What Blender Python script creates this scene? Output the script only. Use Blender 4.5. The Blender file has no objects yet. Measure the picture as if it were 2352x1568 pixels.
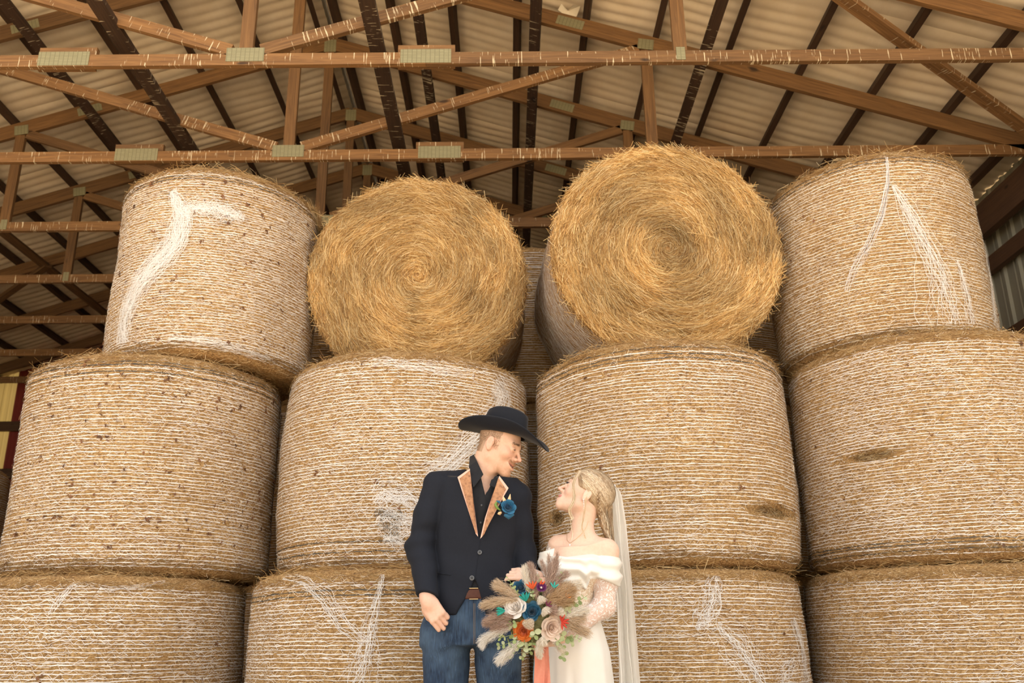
import bpy, math, random
import numpy as np
from mathutils import Vector, Matrix

SCN = bpy.context.scene
COL = SCN.collection
# ------------------------------------------------------------------ camera
F_PX, PITCH, YAW, ROLL, HC = 2069.7, 0.3271, 0.0065, -0.0114, 0.85
_cy, _sy, _ct, _st = math.cos(YAW), math.sin(YAW), math.cos(PITCH), math.sin(PITCH)
FW = np.array([_sy * _ct, _cy * _ct, _st])
_r0 = np.array([_cy, -_sy, 0.0]); _u0 = np.cross(_r0, FW)
RT = math.cos(ROLL) * _r0 + math.sin(ROLL) * _u0
UP = -math.sin(ROLL) * _r0 + math.cos(ROLL) * _u0
CAM_POS = np.array([0.0, 0.0, HC])
cam_data = bpy.data.cameras.new('camera')
cam_data.sensor_width = 36.0
cam_data.lens = 36.0 * F_PX / 2352.0
cam_data.clip_start = 0.05
cam_data.clip_end = 300
cam = bpy.data.objects.new('camera', cam_data)
COL.objects.link(cam)
cam.matrix_world = Matrix(((RT[0], UP[0], -FW[0], 0), (RT[1], UP[1], -FW[1], 0), (RT[2], UP[2], -FW[2], HC), (0, 0, 0, 1)))
SCN.camera = cam
cam_data.dof.use_dof = True; cam_data.dof.focus_distance = 3.9; cam_data.dof.aperture_fstop = 4.0

# ------------------------------------------------------------------ light
SCN.view_settings.view_transform = 'Standard'
SCN.view_settings.look = 'None'
SCN.view_settings.gamma = 1.0
SCN.view_settings.use_curve_mapping = False
SCN.view_settings.exposure = 0.62
world = bpy.data.worlds.new('sky'); SCN.world = world
world.use_nodes = True
_bg = world.node_tree.nodes['Background']
_bg.inputs[0].default_value = (1.0, 0.975, 0.94, 1)
_bg.inputs[1].default_value = 1.2
_sd = bpy.data.lights.new('sun', 'SUN'); _sd.energy = 16.0; _sd.angle = math.radians(2.0); _sd.color = (1.0, 0.92, 0.80)
sun = bpy.data.objects.new('sun', _sd); COL.objects.link(sun)
# the sun stands high behind the barn, so the open front and the couple are in its shade
sun.rotation_euler = (math.radians(-36), 0, math.radians(44))

# ------------------------------------------------------------------ helpers
def ray(u, v):
    return FW + RT * ((u - 1176) / F_PX) - UP * ((v - 784) / F_PX)
def P(u, v, Y):
    """photo pixel at distance Y in front of the camera"""
    d = ray(u, v)
    return CAM_POS + d * (Y / d[1])

def fast_mesh(name, verts, faces, cols=None, smooth=False, attr='tint'):
    """verts (n,3), faces (m,k) equal-sided; cols (n,3) per vertex"""
    verts = np.ascontiguousarray(verts, np.float32); faces = np.ascontiguousarray(faces, np.int32)
    me = bpy.data.meshes.new(name)
    n, (m, k) = len(verts), faces.shape
    me.vertices.add(n); me.vertices.foreach_set('co', verts.ravel())
    me.loops.add(m * k); me.loops.foreach_set('vertex_index', faces.ravel())
    me.polygons.add(m); me.polygons.foreach_set('loop_start', np.arange(0, m * k, k, dtype=np.int32))
    me.update(calc_edges=True)
    me.polygons.foreach_set('use_smooth', np.full(m, bool(smooth)))
    if cols is not None: set_cols(me, cols, attr)
    return me
def set_cols(me, cols, attr='tint'):
    a = me.color_attributes.new(attr, 'FLOAT_COLOR', 'POINT')
    c = np.ones((len(cols), 4), np.float32); c[:, :3] = cols
    a.data.foreach_set('color', c.ravel())
def link(name, me, mat=None, parent=None, mw=None):
    o = bpy.data.objects.new(name, me); COL.objects.link(o)
    if mat is not None:
        if len(me.materials) == 0: me.materials.append(mat)
    if parent is not None: o.parent = parent
    if mw is not None: o.matrix_local = mw
    return o
def empty(name, loc=(0, 0, 0), parent=None):
    o = bpy.data.objects.new(name, None); COL.objects.link(o)
    o.location = loc; o.empty_display_size = .1
    if parent is not None: o.parent = parent
    return o
def tag(o, label=None, cat=None, group=None, kind=None):
    if label: o['label'] = label
    if cat: o['category'] = cat
    if group: o['group'] = group
    if kind: o['kind'] = kind
    return o
BOXV = np.array([(x, y, z) for x in (-.5, .5) for y in (-.5, .5) for z in (-.5, .5)])
BOXF = np.array([(0, 1, 3, 2), (4, 6, 7, 5), (0, 4, 5, 1), (2, 3, 7, 6), (0, 2, 6, 4), (1, 5, 7, 3)])
def box_mesh(name, sx, sy, sz):
    return fast_mesh(name, BOXV * (sx, sy, sz), BOXF)
def basis(x, up=(0, 0, 1)):
    x = np.array(x, float); x /= np.linalg.norm(x)
    u = np.array(up, float); y = np.cross(u, x)
    if np.linalg.norm(y) < 1e-6: y = np.cross((0, 1, 0), x)
    y /= np.linalg.norm(y); z = np.cross(x, y)
    return x, y, z
def beam(name, a, b, t, h, mat, parent, up=(0, 0, 1)):
    """a timber from a to b, t thick sideways, h tall"""
    a = np.array(a, float); b = np.array(b, float); L = np.linalg.norm(b - a)
    x, y, z = basis(b - a, up); c = (a + b) / 2
    me = box_mesh(name, L, t, h)
    M = Matrix(((x[0], y[0], z[0], c[0]), (x[1], y[1], z[1], c[1]), (x[2], y[2], z[2], c[2]), (0, 0, 0, 1)))
    return link(name, me, mat, parent, M)
def grid_faces(nu, nv, wrap_u=False, wrap_v=False):
    U = nu if wrap_u else nu - 1; V = nv if wrap_v else nv - 1
    i, j = np.meshgrid(np.arange(U), np.arange(V), indexing='ij')
    i2 = (i + 1) % nu; j2 = (j + 1) % nv
    return np.stack([i * nv + j, i2 * nv + j, i2 * nv + j2, i * nv + j2], -1).reshape(-1, 4)
def tube_mesh_data(pts, rad, n=8, cap=True):
    pts = np.asarray(pts, float); rad = np.broadcast_to(np.asarray(rad, float), (len(pts),))
    tg = np.gradient(pts, axis=0); tg /= np.linalg.norm(tg, axis=1)[:, None] + 1e-12
    ref = np.array([0, 0, 1.0]) if abs(tg[0][2]) < .9 else np.array([1.0, 0, 0])
    V = []
    for k in range(len(pts)):
        s = np.cross(tg[k], ref); s /= np.linalg.norm(s) + 1e-12; ref = np.cross(s, tg[k])
        a = np.linspace(0, 2 * np.pi, n, endpoint=False)
        V.append(pts[k] + rad[k] * (np.cos(a)[:, None] * s + np.sin(a)[:, None] * ref))
    V = np.concatenate(V); Fc = grid_faces(len(pts), n, wrap_v=True)
    return V, Fc
def merge(parts):
    V, Fc, o = [], [], 0
    for v, f in parts:
        V.append(v); Fc.append(f + o); o += len(v)
    return np.concatenate(V), np.concatenate(Fc)

def ribbon(pts, side, w, cols):
    """pts (n,k,3) centre lines, side (n,k,3) unit width direction, w (n,) or (n,k) half widths, cols (n,3)"""
    n, k, _ = pts.shape; w = np.asarray(w)
    if w.ndim == 1: w = w[:, None] * np.ones((1, k))
    V = np.stack([pts - side * w[..., None], pts + side * w[..., None]], 2).reshape(-1, 3)
    b = (np.arange(n) * k)[:, None] + np.arange(k - 1)[None, :]
    F = np.stack([b * 2, b * 2 + 1, b * 2 + 3, b * 2 + 2], -1).reshape(-1, 4)
    if cols.ndim == 2: C = np.repeat(cols, 2 * k, 0)
    else: C = np.repeat(cols.reshape(-1, 3), 2, 0)
    return V, F, C
def join_rib(parts):
    V, F, C, o = [], [], [], 0
    for v, f, c in parts:
        V.append(v); F.append(f + o); C.append(c); o += len(v)
    return np.concatenate(V), np.concatenate(F), np.concatenate(C)
def unit(a): return a / (np.linalg.norm(a, axis=-1, keepdims=True) + 1e-9)

# ------------------------------------------------------------------ noise (numpy)
def _hash3(i, j, k, seed):
    h = (i * 374761393 + j * 668265263 + k * 2147483647 + seed * 1274126177) & 0xFFFFFFFF
    h = ((h ^ (h >> 13)) * 1274126177) & 0xFFFFFFFF
    return ((h ^ (h >> 16)) & 0xFFFF) / 65535.0
def noise3(p, seed=0):
    p = np.asarray(p, float); i = np.floor(p).astype(np.int64); f = p - i; f = f * f * (3 - 2 * f)
    r = 0
    for dx in (0, 1):
        for dy in (0, 1):
            for dz in (0, 1):
                w = (f[..., 0] if dx else 1 - f[..., 0]) * (f[..., 1] if dy else 1 - f[..., 1]) * (f[..., 2] if dz else 1 - f[..., 2])
                r = r + w * _hash3(i[..., 0] + dx, i[..., 1] + dy, i[..., 2] + dz, seed)
    return r * 2 - 1

# ------------------------------------------------------------------ materials
class NT:
    def __init__(s, name):
        s.mat = bpy.data.materials.new(name); s.mat.use_nodes = True
        s.t = s.mat.node_tree; s.n = s.t.nodes; s.l = s.t.links
        s.b = s.n['Principled BSDF']; s.out = s.n['Material Output']
    def node(s, typ, **kw):
        nd = s.n.new(typ)
        for k, v in kw.items():
            if k == 'inp':
                for a, b in v.items():
                    if hasattr(b, 'links'): s.l.new(b, nd.inputs[a])
                    else: nd.inputs[a].default_value = b
            else: setattr(nd, k, v)
        return nd
    def coords(s, kind='Object', scale=(1, 1, 1)):
        c = s.node('ShaderNodeTexCoord'); m = s.node('ShaderNodeMapping', inp={'Scale': scale})
        s.l.new(c.outputs[kind], m.inputs[0]); return m.outputs[0]
    def noise(s, vec, scale=5, detail=3, rough=.55, dist=0.):
        n = s.node('ShaderNodeTexNoise', inp={'Vector': vec, 'Scale': scale, 'Detail': detail, 'Roughness': rough, 'Distortion': dist})
        return n.outputs['Fac']
    def ramp(s, fac, stops, interp='LINEAR'):
        r = s.node('ShaderNodeValToRGB'); cr = r.color_ramp; cr.interpolation = interp
        while len(cr.elements) < len(stops): cr.elements.new(.5)
        for e, (p, c) in zip(cr.elements, stops): e.position = p; e.color = (*c, 1) if len(c) == 3 else c
        s.l.new(fac, r.inputs[0]); return r.outputs[0]
    def mix(s, a, b, fac, mode='MIX'):
        m = s.node('ShaderNodeMix', data_type='RGBA', blend_type=mode)
        for sock, val in ((m.inputs[0], fac), (m.inputs[6], a), (m.inputs[7], b)):
            if hasattr(val, 'links'): s.l.new(val, sock)
            elif isinstance(val, (int, float)): sock.default_value = val
            else: sock.default_value = (*val, 1)
        return m.outputs[2]
    def math(s, op, a, b=0.):
        m = s.node('ShaderNodeMath', operation=op)
        for sock, val in ((m.inputs[0], a), (m.inputs[1], b)):
            if hasattr(val, 'links'): s.l.new(val, sock)
            else: sock.default_value = val
        return m.outputs[0]
    def attr(s, name='tint'):
        return s.node('ShaderNodeAttribute', attribute_name=name).outputs['Color']
    def set(s, **kw):
        for k, v in kw.items():
            k = k.replace('_', ' ')
            if hasattr(v, 'links'): s.l.new(v, s.b.inputs[k])
            elif k == 'Base Color' and len(v) == 3: s.b.inputs[k].default_value = (*v, 1)
            else: s.b.inputs[k].default_value = v
        return s
    def bump(s, h, strength=.3, dist=.01):
        b = s.node('ShaderNodeBump', inp={'Height': h, 'Strength': strength, 'Distance': dist})
        s.l.new(b.outputs[0], s.b.inputs['Normal']); return s
def plain(name, c, rough=.6, **kw):
    n = NT(name); n.set(Base_Color=c, Roughness=rough, **kw); return n.mat
def tinted(name, rough=.7, grain=0, amount=.25, trans=0, bump=0, **kw):
    """vertex tint with a fine procedural grain"""
    n = NT(name); c = n.attr()
    if grain:
        g = n.noise(n.coords('Object'), grain, 3)
        c = n.mix(c, n.ramp(g, [(.3, (1 - amount,) * 3), (.7, (1 + amount * .3,) * 3)]), 1., 'MULTIPLY')
        if bump: n.bump(g, bump, .002)
    n.set(Base_Color=c, Roughness=rough, **kw)
    if trans:
        tr = n.node('ShaderNodeBsdfTranslucent', inp={'Color': c}); mx = n.node('ShaderNodeMixShader', inp={0: trans})
        n.l.new(n.b.outputs[0], mx.inputs[1]); n.l.new(tr.outputs[0], mx.inputs[2]); n.l.new(mx.outputs[0], n.out.inputs[0])
    return n.mat
# ================================================================== the barn
RX, CH_Z, T1Y, BAY, PK_Z, SL = -1.7085, HC + 3.6909, 5.054, 1.22, HC + 5.6624, 0.3265
W1, WA, W3, HALF = 1.1931, 2.2637, 2.8805, 6.05
XL, XR, Y_BACK, Y_FRONT = RX - HALF, RX + HALF, 13.0, 3.55
def top_z(x, off=0.): return PK_Z + off - SL * abs(x - RX)

def wood_mat(name, dark, light, drops=0.):
    n = NT(name)
    oi = n.node('ShaderNodeObjectInfo')
    tc = n.node('ShaderNodeTexCoord'); add = n.node('ShaderNodeVectorMath', operation='ADD')
    sc = n.node('ShaderNodeVectorMath', operation='SCALE', inp={0: (3.1, 7.7, 5.3)}); n.l.new(oi.outputs['Random'], sc.inputs['Scale'])
    n.l.new(tc.outputs['Object'], add.inputs[0]); n.l.new(sc.outputs[0], add.inputs[1])
    mp = n.node('ShaderNodeMapping', inp={'Scale': (1.3, 26, 26)}); n.l.new(add.outputs[0], mp.inputs[0])
    g = n.noise(mp.outputs[0], 1.6, 4, .6, 1.2)
    c = n.ramp(g, [(.28, dark), (.5, tuple((a + b) / 2 for a, b in zip(dark, light))), (.72, light)])
    mk = n.node('ShaderNodeMapping', inp={'Scale': (3, 9, 9)}); n.l.new(add.outputs[0], mk.inputs[0])
    kn = n.noise(mk.outputs[0], 1.2, 1); c = n.mix(c, tuple(x * .35 for x in dark), n.ramp(kn, [(.74, (0, 0, 0)), (.79, (1, 1, 1))]))
    tone = n.ramp(oi.outputs['Random'], [(0, (.8, .8, .8)), (1, (1.12, 1.08, 1.0))]); c = n.mix(c, tone, 1., 'MULTIPLY')
    if drops:
        md = n.node('ShaderNodeMapping', inp={'Scale': (95, 7, 7)}); n.l.new(add.outputs[0], md.inputs[0])
        d1 = n.noise(md.outputs[0], 1.0, 2, .6)
        mz = n.node('ShaderNodeMapping', inp={'Scale': (2.2, 1, 1)}); n.l.new(add.outputs[0], mz.inputs[0])
        d2 = n.noise(mz.outputs[0], 1.0, 2)
        th = n.math('ADD', n.math('MULTIPLY', d2, .28), d1)
        c = n.mix(c, (.62, .53, .36), n.ramp(th, [(.81 - drops, (0, 0, 0)), (.84 - drops, (1, 1, 1))]))
    n.set(Base_Color=c, Roughness=.75); n.bump(g, .12, .003)
    return n.mat
M_WOOD = wood_mat('timber', (.095, .046, .015), (.225, .118, .042))
M_WOOD_D = wood_mat('timber_droppings', (.115, .055, .018), (.265, .14, .052), .028)
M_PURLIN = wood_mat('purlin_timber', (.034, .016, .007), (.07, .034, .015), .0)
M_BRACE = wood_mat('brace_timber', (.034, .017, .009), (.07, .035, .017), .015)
_n = NT('galvanised_plate'); _c = _n.coords('Object')
_v = _n.node('ShaderNodeTexBrick', inp={'Vector': _c, 'Color1': (.33, .31, .18, 1), 'Color2': (.29, .27, .155, 1), 'Mortar': (.18, .165, .09, 1), 'Scale': 1.0,
             'Mortar Size': .0022, 'Brick Width': .03, 'Row Height': .012})
_v.offset = 0
_sw = _n.node('ShaderNodeMapping', inp={'Rotation': (math.radians(90), 0, 0)}); _n.l.new(_c, _sw.inputs[0]); _n.l.new(_sw.outputs[0], _v.inputs['Vector'])
_n.set(Base_Color=_v.outputs[0], Metallic=.25, Roughness=.55); M_PLATE = _n.mat

ORD = ['first', 'second', 'third', 'fourth', 'fifth', 'sixth', 'seventh', 'eighth']
def make_truss(k):
    Y = T1Y + (k - 1) * BAY
    t = empty('roof_truss', (RX, Y, CH_Z))
    tag(t, '%s timber roof truss in from the open end of the barn' % ORD[k - 1], 'truss', 'roof trusses')
    def bm(name, x0, z0, x1, z1, h, mat=M_WOOD, dy=0., th=.038):
        return beam(name, (x0 - RX, dy, z0 - CH_Z), (x1 - RX, dy, z1 - CH_Z), th, h, mat, t, (1, 0, 0) if abs(x1 - x0) < .01 else (0, 0, 1))
    bm('bottom_chord', XL + .05, CH_Z, RX + W1, CH_Z, .089, M_WOOD_D)
    bm('bottom_chord', RX + W1 + .002, CH_Z, XR - .05, CH_Z, .089, M_WOOD_D)
    for s in (-1, 1):
        bm('top_chord', RX + s * .004, PK_Z - .004 * SL, RX + s * (HALF - .06), top_z(RX + HALF - .06), .14)
        bm('diagonal_web', RX + s * .10, CH_Z + .075, RX + s * (W3 - .06), top_z(RX + W3) - .06, .089, M_WOOD_D if k < 3 else M_WOOD)
        bm('vertical_web', RX + s * W3, CH_Z + .045, RX + s * W3, top_z(RX + W3) - .075, .089)
        sb = bm('splice_block', RX + s * W1 - .19, CH_Z + .047, RX + s * W1 + .19, CH_Z + .047, .165, M_WOOD_D, .0385)
    bm('king_post', RX, CH_Z + .045, RX, PK_Z - .07, .089)
    def plate(x, z, w, h, rot=0.):
        me = box_mesh('gusset_plate', w, .003, h)
        M = Matrix.Translation((x - RX, -.0208, z - CH_Z)) @ Matrix.Rotation(rot, 4, 'Y')
        link('gusset_plate', me, M_PLATE, t, M)
    plate(RX, CH_Z + .035, .25, .105); plate(RX, PK_Z - .035, .115, .14)
    for s in (-1, 1):
        plate(RX + s * W1, CH_Z + .014, .335, .106)
        plate(RX + s * W3, CH_Z + .02, .06, .10); plate(RX + s * W3, top_z(RX + W3) - .02, .13, .10, s * .15)
        plate(RX + s * WA, top_z(RX + WA), .23, .085, s * math.atan(SL))
    return t
for _k in range(1, 8): make_truss(_k)

# roof: sheets, purlins and braces belong to the ceiling
rid = np.array([(RX + s * w, y, PK_Z + .205 - SL * w) for y in (Y_FRONT - .05, Y_BACK + .3) for s, w in ((-1, .17), (1, 0), (1, .17))])
M_RIDGE = plain('ridge_steel', (.20, .17, .13), .5, Metallic=.4)
ceil_ob = link('ceiling', fast_mesh('ceiling', rid, np.array([(0, 1, 4, 3), (1, 2, 5, 4)])), M_RIDGE)
tag(ceil_ob, 'pitched barn roof of pale sagging lined sheets on dark purlins', 'roof', kind='structure')
_n = NT('roof_lining'); _c = _n.coords('Object', (1.2, 1.2, 1.2)); _g = _n.noise(_c, 3., 4, .6); _g2 = _n.noise(_n.coords('Object', (9, 1.5, 9)), 2.5, 3)
_col = _n.mix(_n.ramp(_g, [(.3, (.80, .66, .46)), (.7, (.92, .80, .61))]), (.66, .52, .34), _n.math('MULTIPLY', _g2, .35))
_n.set(Base_Color=_col, Roughness=.8); M_ROOF = _n.mat
def roof_sheet(side, y0, y1, seed):
    n_s, per = 60, .122
    ny = max(3, int(round((y1 - y0) / per)) * 6 + 1)
    w = np.linspace(.02, HALF + .35, n_s); y = np.linspace(y0, y1, ny)
    W, Y = np.meshgrid(w, y, indexing='ij')
    ph = (Y - y0) / per
    wob = noise3(np.stack([W * 1.3, np.floor(ph + 1e-6) * .37, W * 0 + seed], -1), 3)
    sag = (.013 + .006 * wob) * np.abs(np.sin(np.pi * (ph + .12 * np.sin(W * 5.2 + seed) * np.clip(np.minimum(Y - y0, y1 - Y) / .1, 0, 1))))
    sag *= .35 + .65 * np.sin(np.pi * ((W - .105) / .575 % 1.0)) ** .7
    s = 1 if side else -1
    X = RX + s * W; Z = PK_Z + .190 - SL * W - sag
    fc = grid_faces(n_s, ny)
    return fast_mesh('roof_sheet', np.stack([X, Y, Z], -1).reshape(-1, 3), fc if side == 0 else fc[:, ::-1], smooth=True)
_y = Y_FRONT; _i = 0
while _y < Y_BACK - .01:
    y1 = min(_y + .976, Y_BACK + .02)
    for sd in (0, 1): link('roof_sheet', roof_sheet(sd, _y, y1, _i * 2 + sd), M_ROOF, ceil_ob)
    _y = y1; _i += 1
for s in (-1, 1):
    for q in [.105 + .575 * i for i in range(11)]:
        z = PK_Z + .075 - SL * q + .044
        nrm = (s * SL, 0, 1)
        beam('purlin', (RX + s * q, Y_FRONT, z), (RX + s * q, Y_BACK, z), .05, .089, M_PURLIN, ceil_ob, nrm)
def roof_pt(u, v, off):
    for s in (1, -1):
        d = ray(u, v); t = (PK_Z + off - SL * s * (0 - RX) - HC) / (d[2] + SL * s * d[0]); p = CAM_POS + d * t
        if s * (p[0] - RX) >= 0: return p
# long braces nailed under the webs and the top chords
for x in (-.88, RX - .93):
    z = CH_Z + .075 + (abs(x - RX) - .1) * .362 - .07
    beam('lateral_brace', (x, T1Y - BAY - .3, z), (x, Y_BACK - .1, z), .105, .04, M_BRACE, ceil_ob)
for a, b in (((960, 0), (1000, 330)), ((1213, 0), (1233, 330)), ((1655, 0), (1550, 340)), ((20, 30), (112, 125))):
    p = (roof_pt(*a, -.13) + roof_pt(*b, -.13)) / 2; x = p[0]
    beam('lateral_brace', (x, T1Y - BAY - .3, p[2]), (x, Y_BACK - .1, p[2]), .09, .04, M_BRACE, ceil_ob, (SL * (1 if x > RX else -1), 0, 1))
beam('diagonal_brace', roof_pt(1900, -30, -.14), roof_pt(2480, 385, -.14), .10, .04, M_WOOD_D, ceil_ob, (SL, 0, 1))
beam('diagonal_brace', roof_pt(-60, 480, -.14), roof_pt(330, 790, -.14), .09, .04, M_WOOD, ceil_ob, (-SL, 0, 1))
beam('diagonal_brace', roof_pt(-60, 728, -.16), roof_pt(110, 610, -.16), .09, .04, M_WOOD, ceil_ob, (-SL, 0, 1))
# torn flap of lining above the second truss
_tp = roof_pt(1303, 22, .12)
_tv = [(0, 0, .02), (.05, .02, -.03), (.10, -.01, .0), (.16, .03, .02), (.13, .07, -.05), (.07, .08, -.10), (.02, .06, -.04), (-.03, .04, -.01)]
_tv = np.array([(0.06, .04, -.02)] + _tv) * 1.0 + _tp - (.05, .05, 0)
link('torn_lining', fast_mesh('torn_lining', _tv, np.array([(0, i, i % 8 + 1) for i in range(1, 9)])), plain('torn_lining', (.75, .66, .5), .8), ceil_ob)

# walls, posts and ground
def metal_wall_mat(name, c):
    n = NT(name); g = n.noise(n.coords('Object', (2, 2, 1)), 2.5, 3)
    n.set(Base_Color=n.mix(c, tuple(x * .75 for x in c), g), Roughness=.55, Metallic=.15); return n.mat
M_WALL_R = metal_wall_mat('wall_steel', (.42, .40, .30)); M_RED = metal_wall_mat('red_steel', (.30, .045, .03)); M_WALL_B = metal_wall_mat('back_steel', (.26, .10, .07))
def ribbed(length, z0, z1, rib=.229, amp=.02):
    s = [0.]; d = [0.]
    x = 0.
    while x < length - .01:
        for q, a in ((.02, amp), (.045, amp), (.065, 0), (rib * .5 - .01, 0), (rib * .5, .005), (rib * .5 + .015, .005), (rib * .5 + .025, 0), (rib, 0)):
            s.append(min(x + q, length)); d.append(a)
        x += rib
    return np.array(s), np.array(d), z0, z1
def wall(name, a, b, z0, z1, mat, nin, label):
    a = np.array(a, float); b = np.array(b, float); L = np.linalg.norm(b - a)
    s, d, z0, z1 = ribbed(L, z0, z1)
    zt = z1(np.stack([a[0] + (b[0] - a[0]) * s / L, a[1] + (b[1] - a[1]) * s / L], -1)) if callable(z1) else np.full(len(s), z1)
    p = a[None, :] + (b - a)[None, :] * (s / L)[:, None] + np.array(nin)[None, :] * d[:, None]
    V = np.concatenate([np.c_[p, np.full(len(s), z0)], np.c_[p, zt]]); n = len(s)
    F = np.array([(i, i + 1, n + i + 1, n + i) for i in range(n - 1)])
    o = link(name, fast_mesh(name, V, F), mat); tag(o, label, 'wall', kind='structure'); return o
EZ = top_z(XR) + .175
w_r = wall('wall_right', (XR + .02, Y_FRONT), (XR + .02, Y_BACK + .08), 0, EZ, M_WALL_R, (-1, 0), 'grey-beige ribbed steel side wall behind dark girts')
w_l = wall('wall_left', (XL - .02, Y_FRONT), (XL - .02, Y_BACK + .08), 0, EZ, M_WALL_R, (1, 0), 'ribbed steel side wall beyond the hay')
gz = lambda q: PK_Z + .188 - SL * np.abs(q[:, 0] - RX)
w_b = wall('wall_back', (XL + .42, Y_BACK + .02), (XR, Y_BACK + .02), 0, gz, M_RED, (0, -1), 'dark red ribbed steel end wall of the barn')
_n = NT('translucent_panel'); _n.set(Base_Color=(.55, .44, .18), Roughness=.6)
_tr = _n.node('ShaderNodeBsdfTranslucent', inp={'Color': (.15, .105, .035, 1)}); _mx = _n.node('ShaderNodeMixShader', inp={0: .35})
_n.l.new(_n.b.outputs[0], _mx.inputs[1]); _n.l.new(_tr.outputs[0], _mx.inputs[2]); _n.l.new(_mx.outputs[0], _n.out.inputs[0]); M_TRANS = _n.mat
s_, d_, _, _ = ribbed(.42, 0, 4)
_V = np.concatenate([np.c_[XL + s_, Y_BACK + .02 - d_, np.full(len(s_), 0.)], np.c_[XL + s_, Y_BACK + .02 - d_, PK_Z + .188 - SL * np.abs(XL + s_ - RX)]]); _m = len(s_)
link('translucent_panel', fast_mesh('translucent_panel', _V, np.array([(i, i + 1, _m + i + 1, _m + i) for i in range(_m - 1)])), M_TRANS, w_b)
M_DARKWOOD = wood_mat('girt_timber', (.07, .035, .018), (.12, .062, .03))
for z in (.5, 1.2, 1.9, 2.6, 3.3, 4.0):
    beam('girt', (XR - .05, Y_FRONT, z), (XR - .05, Y_BACK, z), .06, .14, M_DARKWOOD, w_r)
    beam('girt', (XL + .05, Y_FRONT, z), (XL + .05, Y_BACK, z), .06, .14, M_DARKWOOD, w_l)
    beam('girt', (XL + .1, Y_BACK - .05, z), (XR - .1, Y_BACK - .05, z), .06, .14, M_DARKWOOD, w_b)
for wl, x in ((w_r, XR - .12), (w_l, XL + .12)):
    beam('header', (x, Y_FRONT, CH_Z - .17), (x, Y_BACK, CH_Z - .17), .076, .286, M_DARKWOOD, wl)
    for y in np.arange(3.85, 13, 2.44): beam('post', (x, y, 0), (x, y, CH_Z - .05), .14, .14, M_DARKWOOD, wl)
_n = NT('dirt'); _g = _n.noise(_n.coords('Object'), 1.2, 6, .65)
_n.set(Base_Color=_n.ramp(_g, [(.3, (.36, .27, .17)), (.7, (.52, .42, .29))]), Roughness=.95); M_DIRT = _n.mat
_fx = np.linspace(-40, 40, 41); _fy = np.linspace(-45, 30, 41)
_X, _Y = np.meshgrid(_fx, _fy, indexing='ij')
fl = link('floor', fast_mesh('floor', np.stack([_X, _Y, _X * 0], -1).reshape(-1, 3), grid_faces(41, 41)), M_DIRT)
tag(fl, 'bare tan dirt ground running into the barn', 'ground', kind='structure')
# ================================================================== hay bales
HAY = np.array([(.56, .34, .12), (.67, .45, .19), (.44, .25, .085), (.78, .58, .30), (.32, .17, .055), (.60, .38, .15), (.84, .67, .41)])
def hay_cols(rs, n, dark=1., warm=0.):
    c = HAY[rs.randint(0, len(HAY), n)] * (rs.uniform(.75, 1.12, n)[:, None]) * dark
    return np.clip(c, 0, 1)
def side_cols(rs, n, pale):
    c = hay_cols(rs, n, .95); m = rs.uniform(0, 1, n) < pale
    c[m] = np.array([(.88, .78, .62)]) * rs.uniform(.8, 1.08, (m.sum(), 1)); d = rs.uniform(0, 1, n) < .10
    c[d] = np.array([(.13, .065, .025)]) * rs.uniform(.6, 1.6, (d.sum(), 1)); return np.clip(c, 0, 1)
def hay_core_mat(name, dark, mid, light, spots=0.):
    n = NT(name); c = n.coords('Object', (1, 1, 2.2))
    g = n.noise(c, 75, 4, .75, .4); g2 = n.noise(n.coords('Object'), 2.2, 3)
    col = n.ramp(g, [(.30, dark), (.5, mid), (.70, light)])
    col = n.mix(col, n.ramp(g2, [(.35, (.86, .82, .78)), (.65, (1.05, 1.05, 1.05))]), 1., 'MULTIPLY')
    n.set(Base_Color=col, Roughness=.9); n.bump(g, .7, .012); return n.mat
M_CORE = hay_core_mat('hay', (.095, .045, .015), (.43, .255, .095), (.78, .59, .33))
M_CORE_B = hay_core_mat('hay_golden', (.11, .052, .016), (.38, .215, .078), (.62, .41, .18))
M_STRAW = tinted('straw', .65, trans=.12)
M_NET = tinted('net_wrap', .5, trans=.15)

def cyl_pick(b, u, v):
    """photo pixel to (angle, height) on an upright bale"""
    d = ray(u, v); c = np.array(b['c'], float); r = b['r']
    a = d[0] ** 2 + d[1] ** 2; o = CAM_POS[:2] - c; bb = d[0] * o[0] + d[1] * o[1]; cc = o @ o - r * r
    disc = max(bb * bb - a * cc, 0); t = (-bb - math.sqrt(disc)) / a
    p = CAM_POS + d * t
    return math.atan2(p[1] - c[1], p[0] - c[0]), p[2] - b['z']

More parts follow.
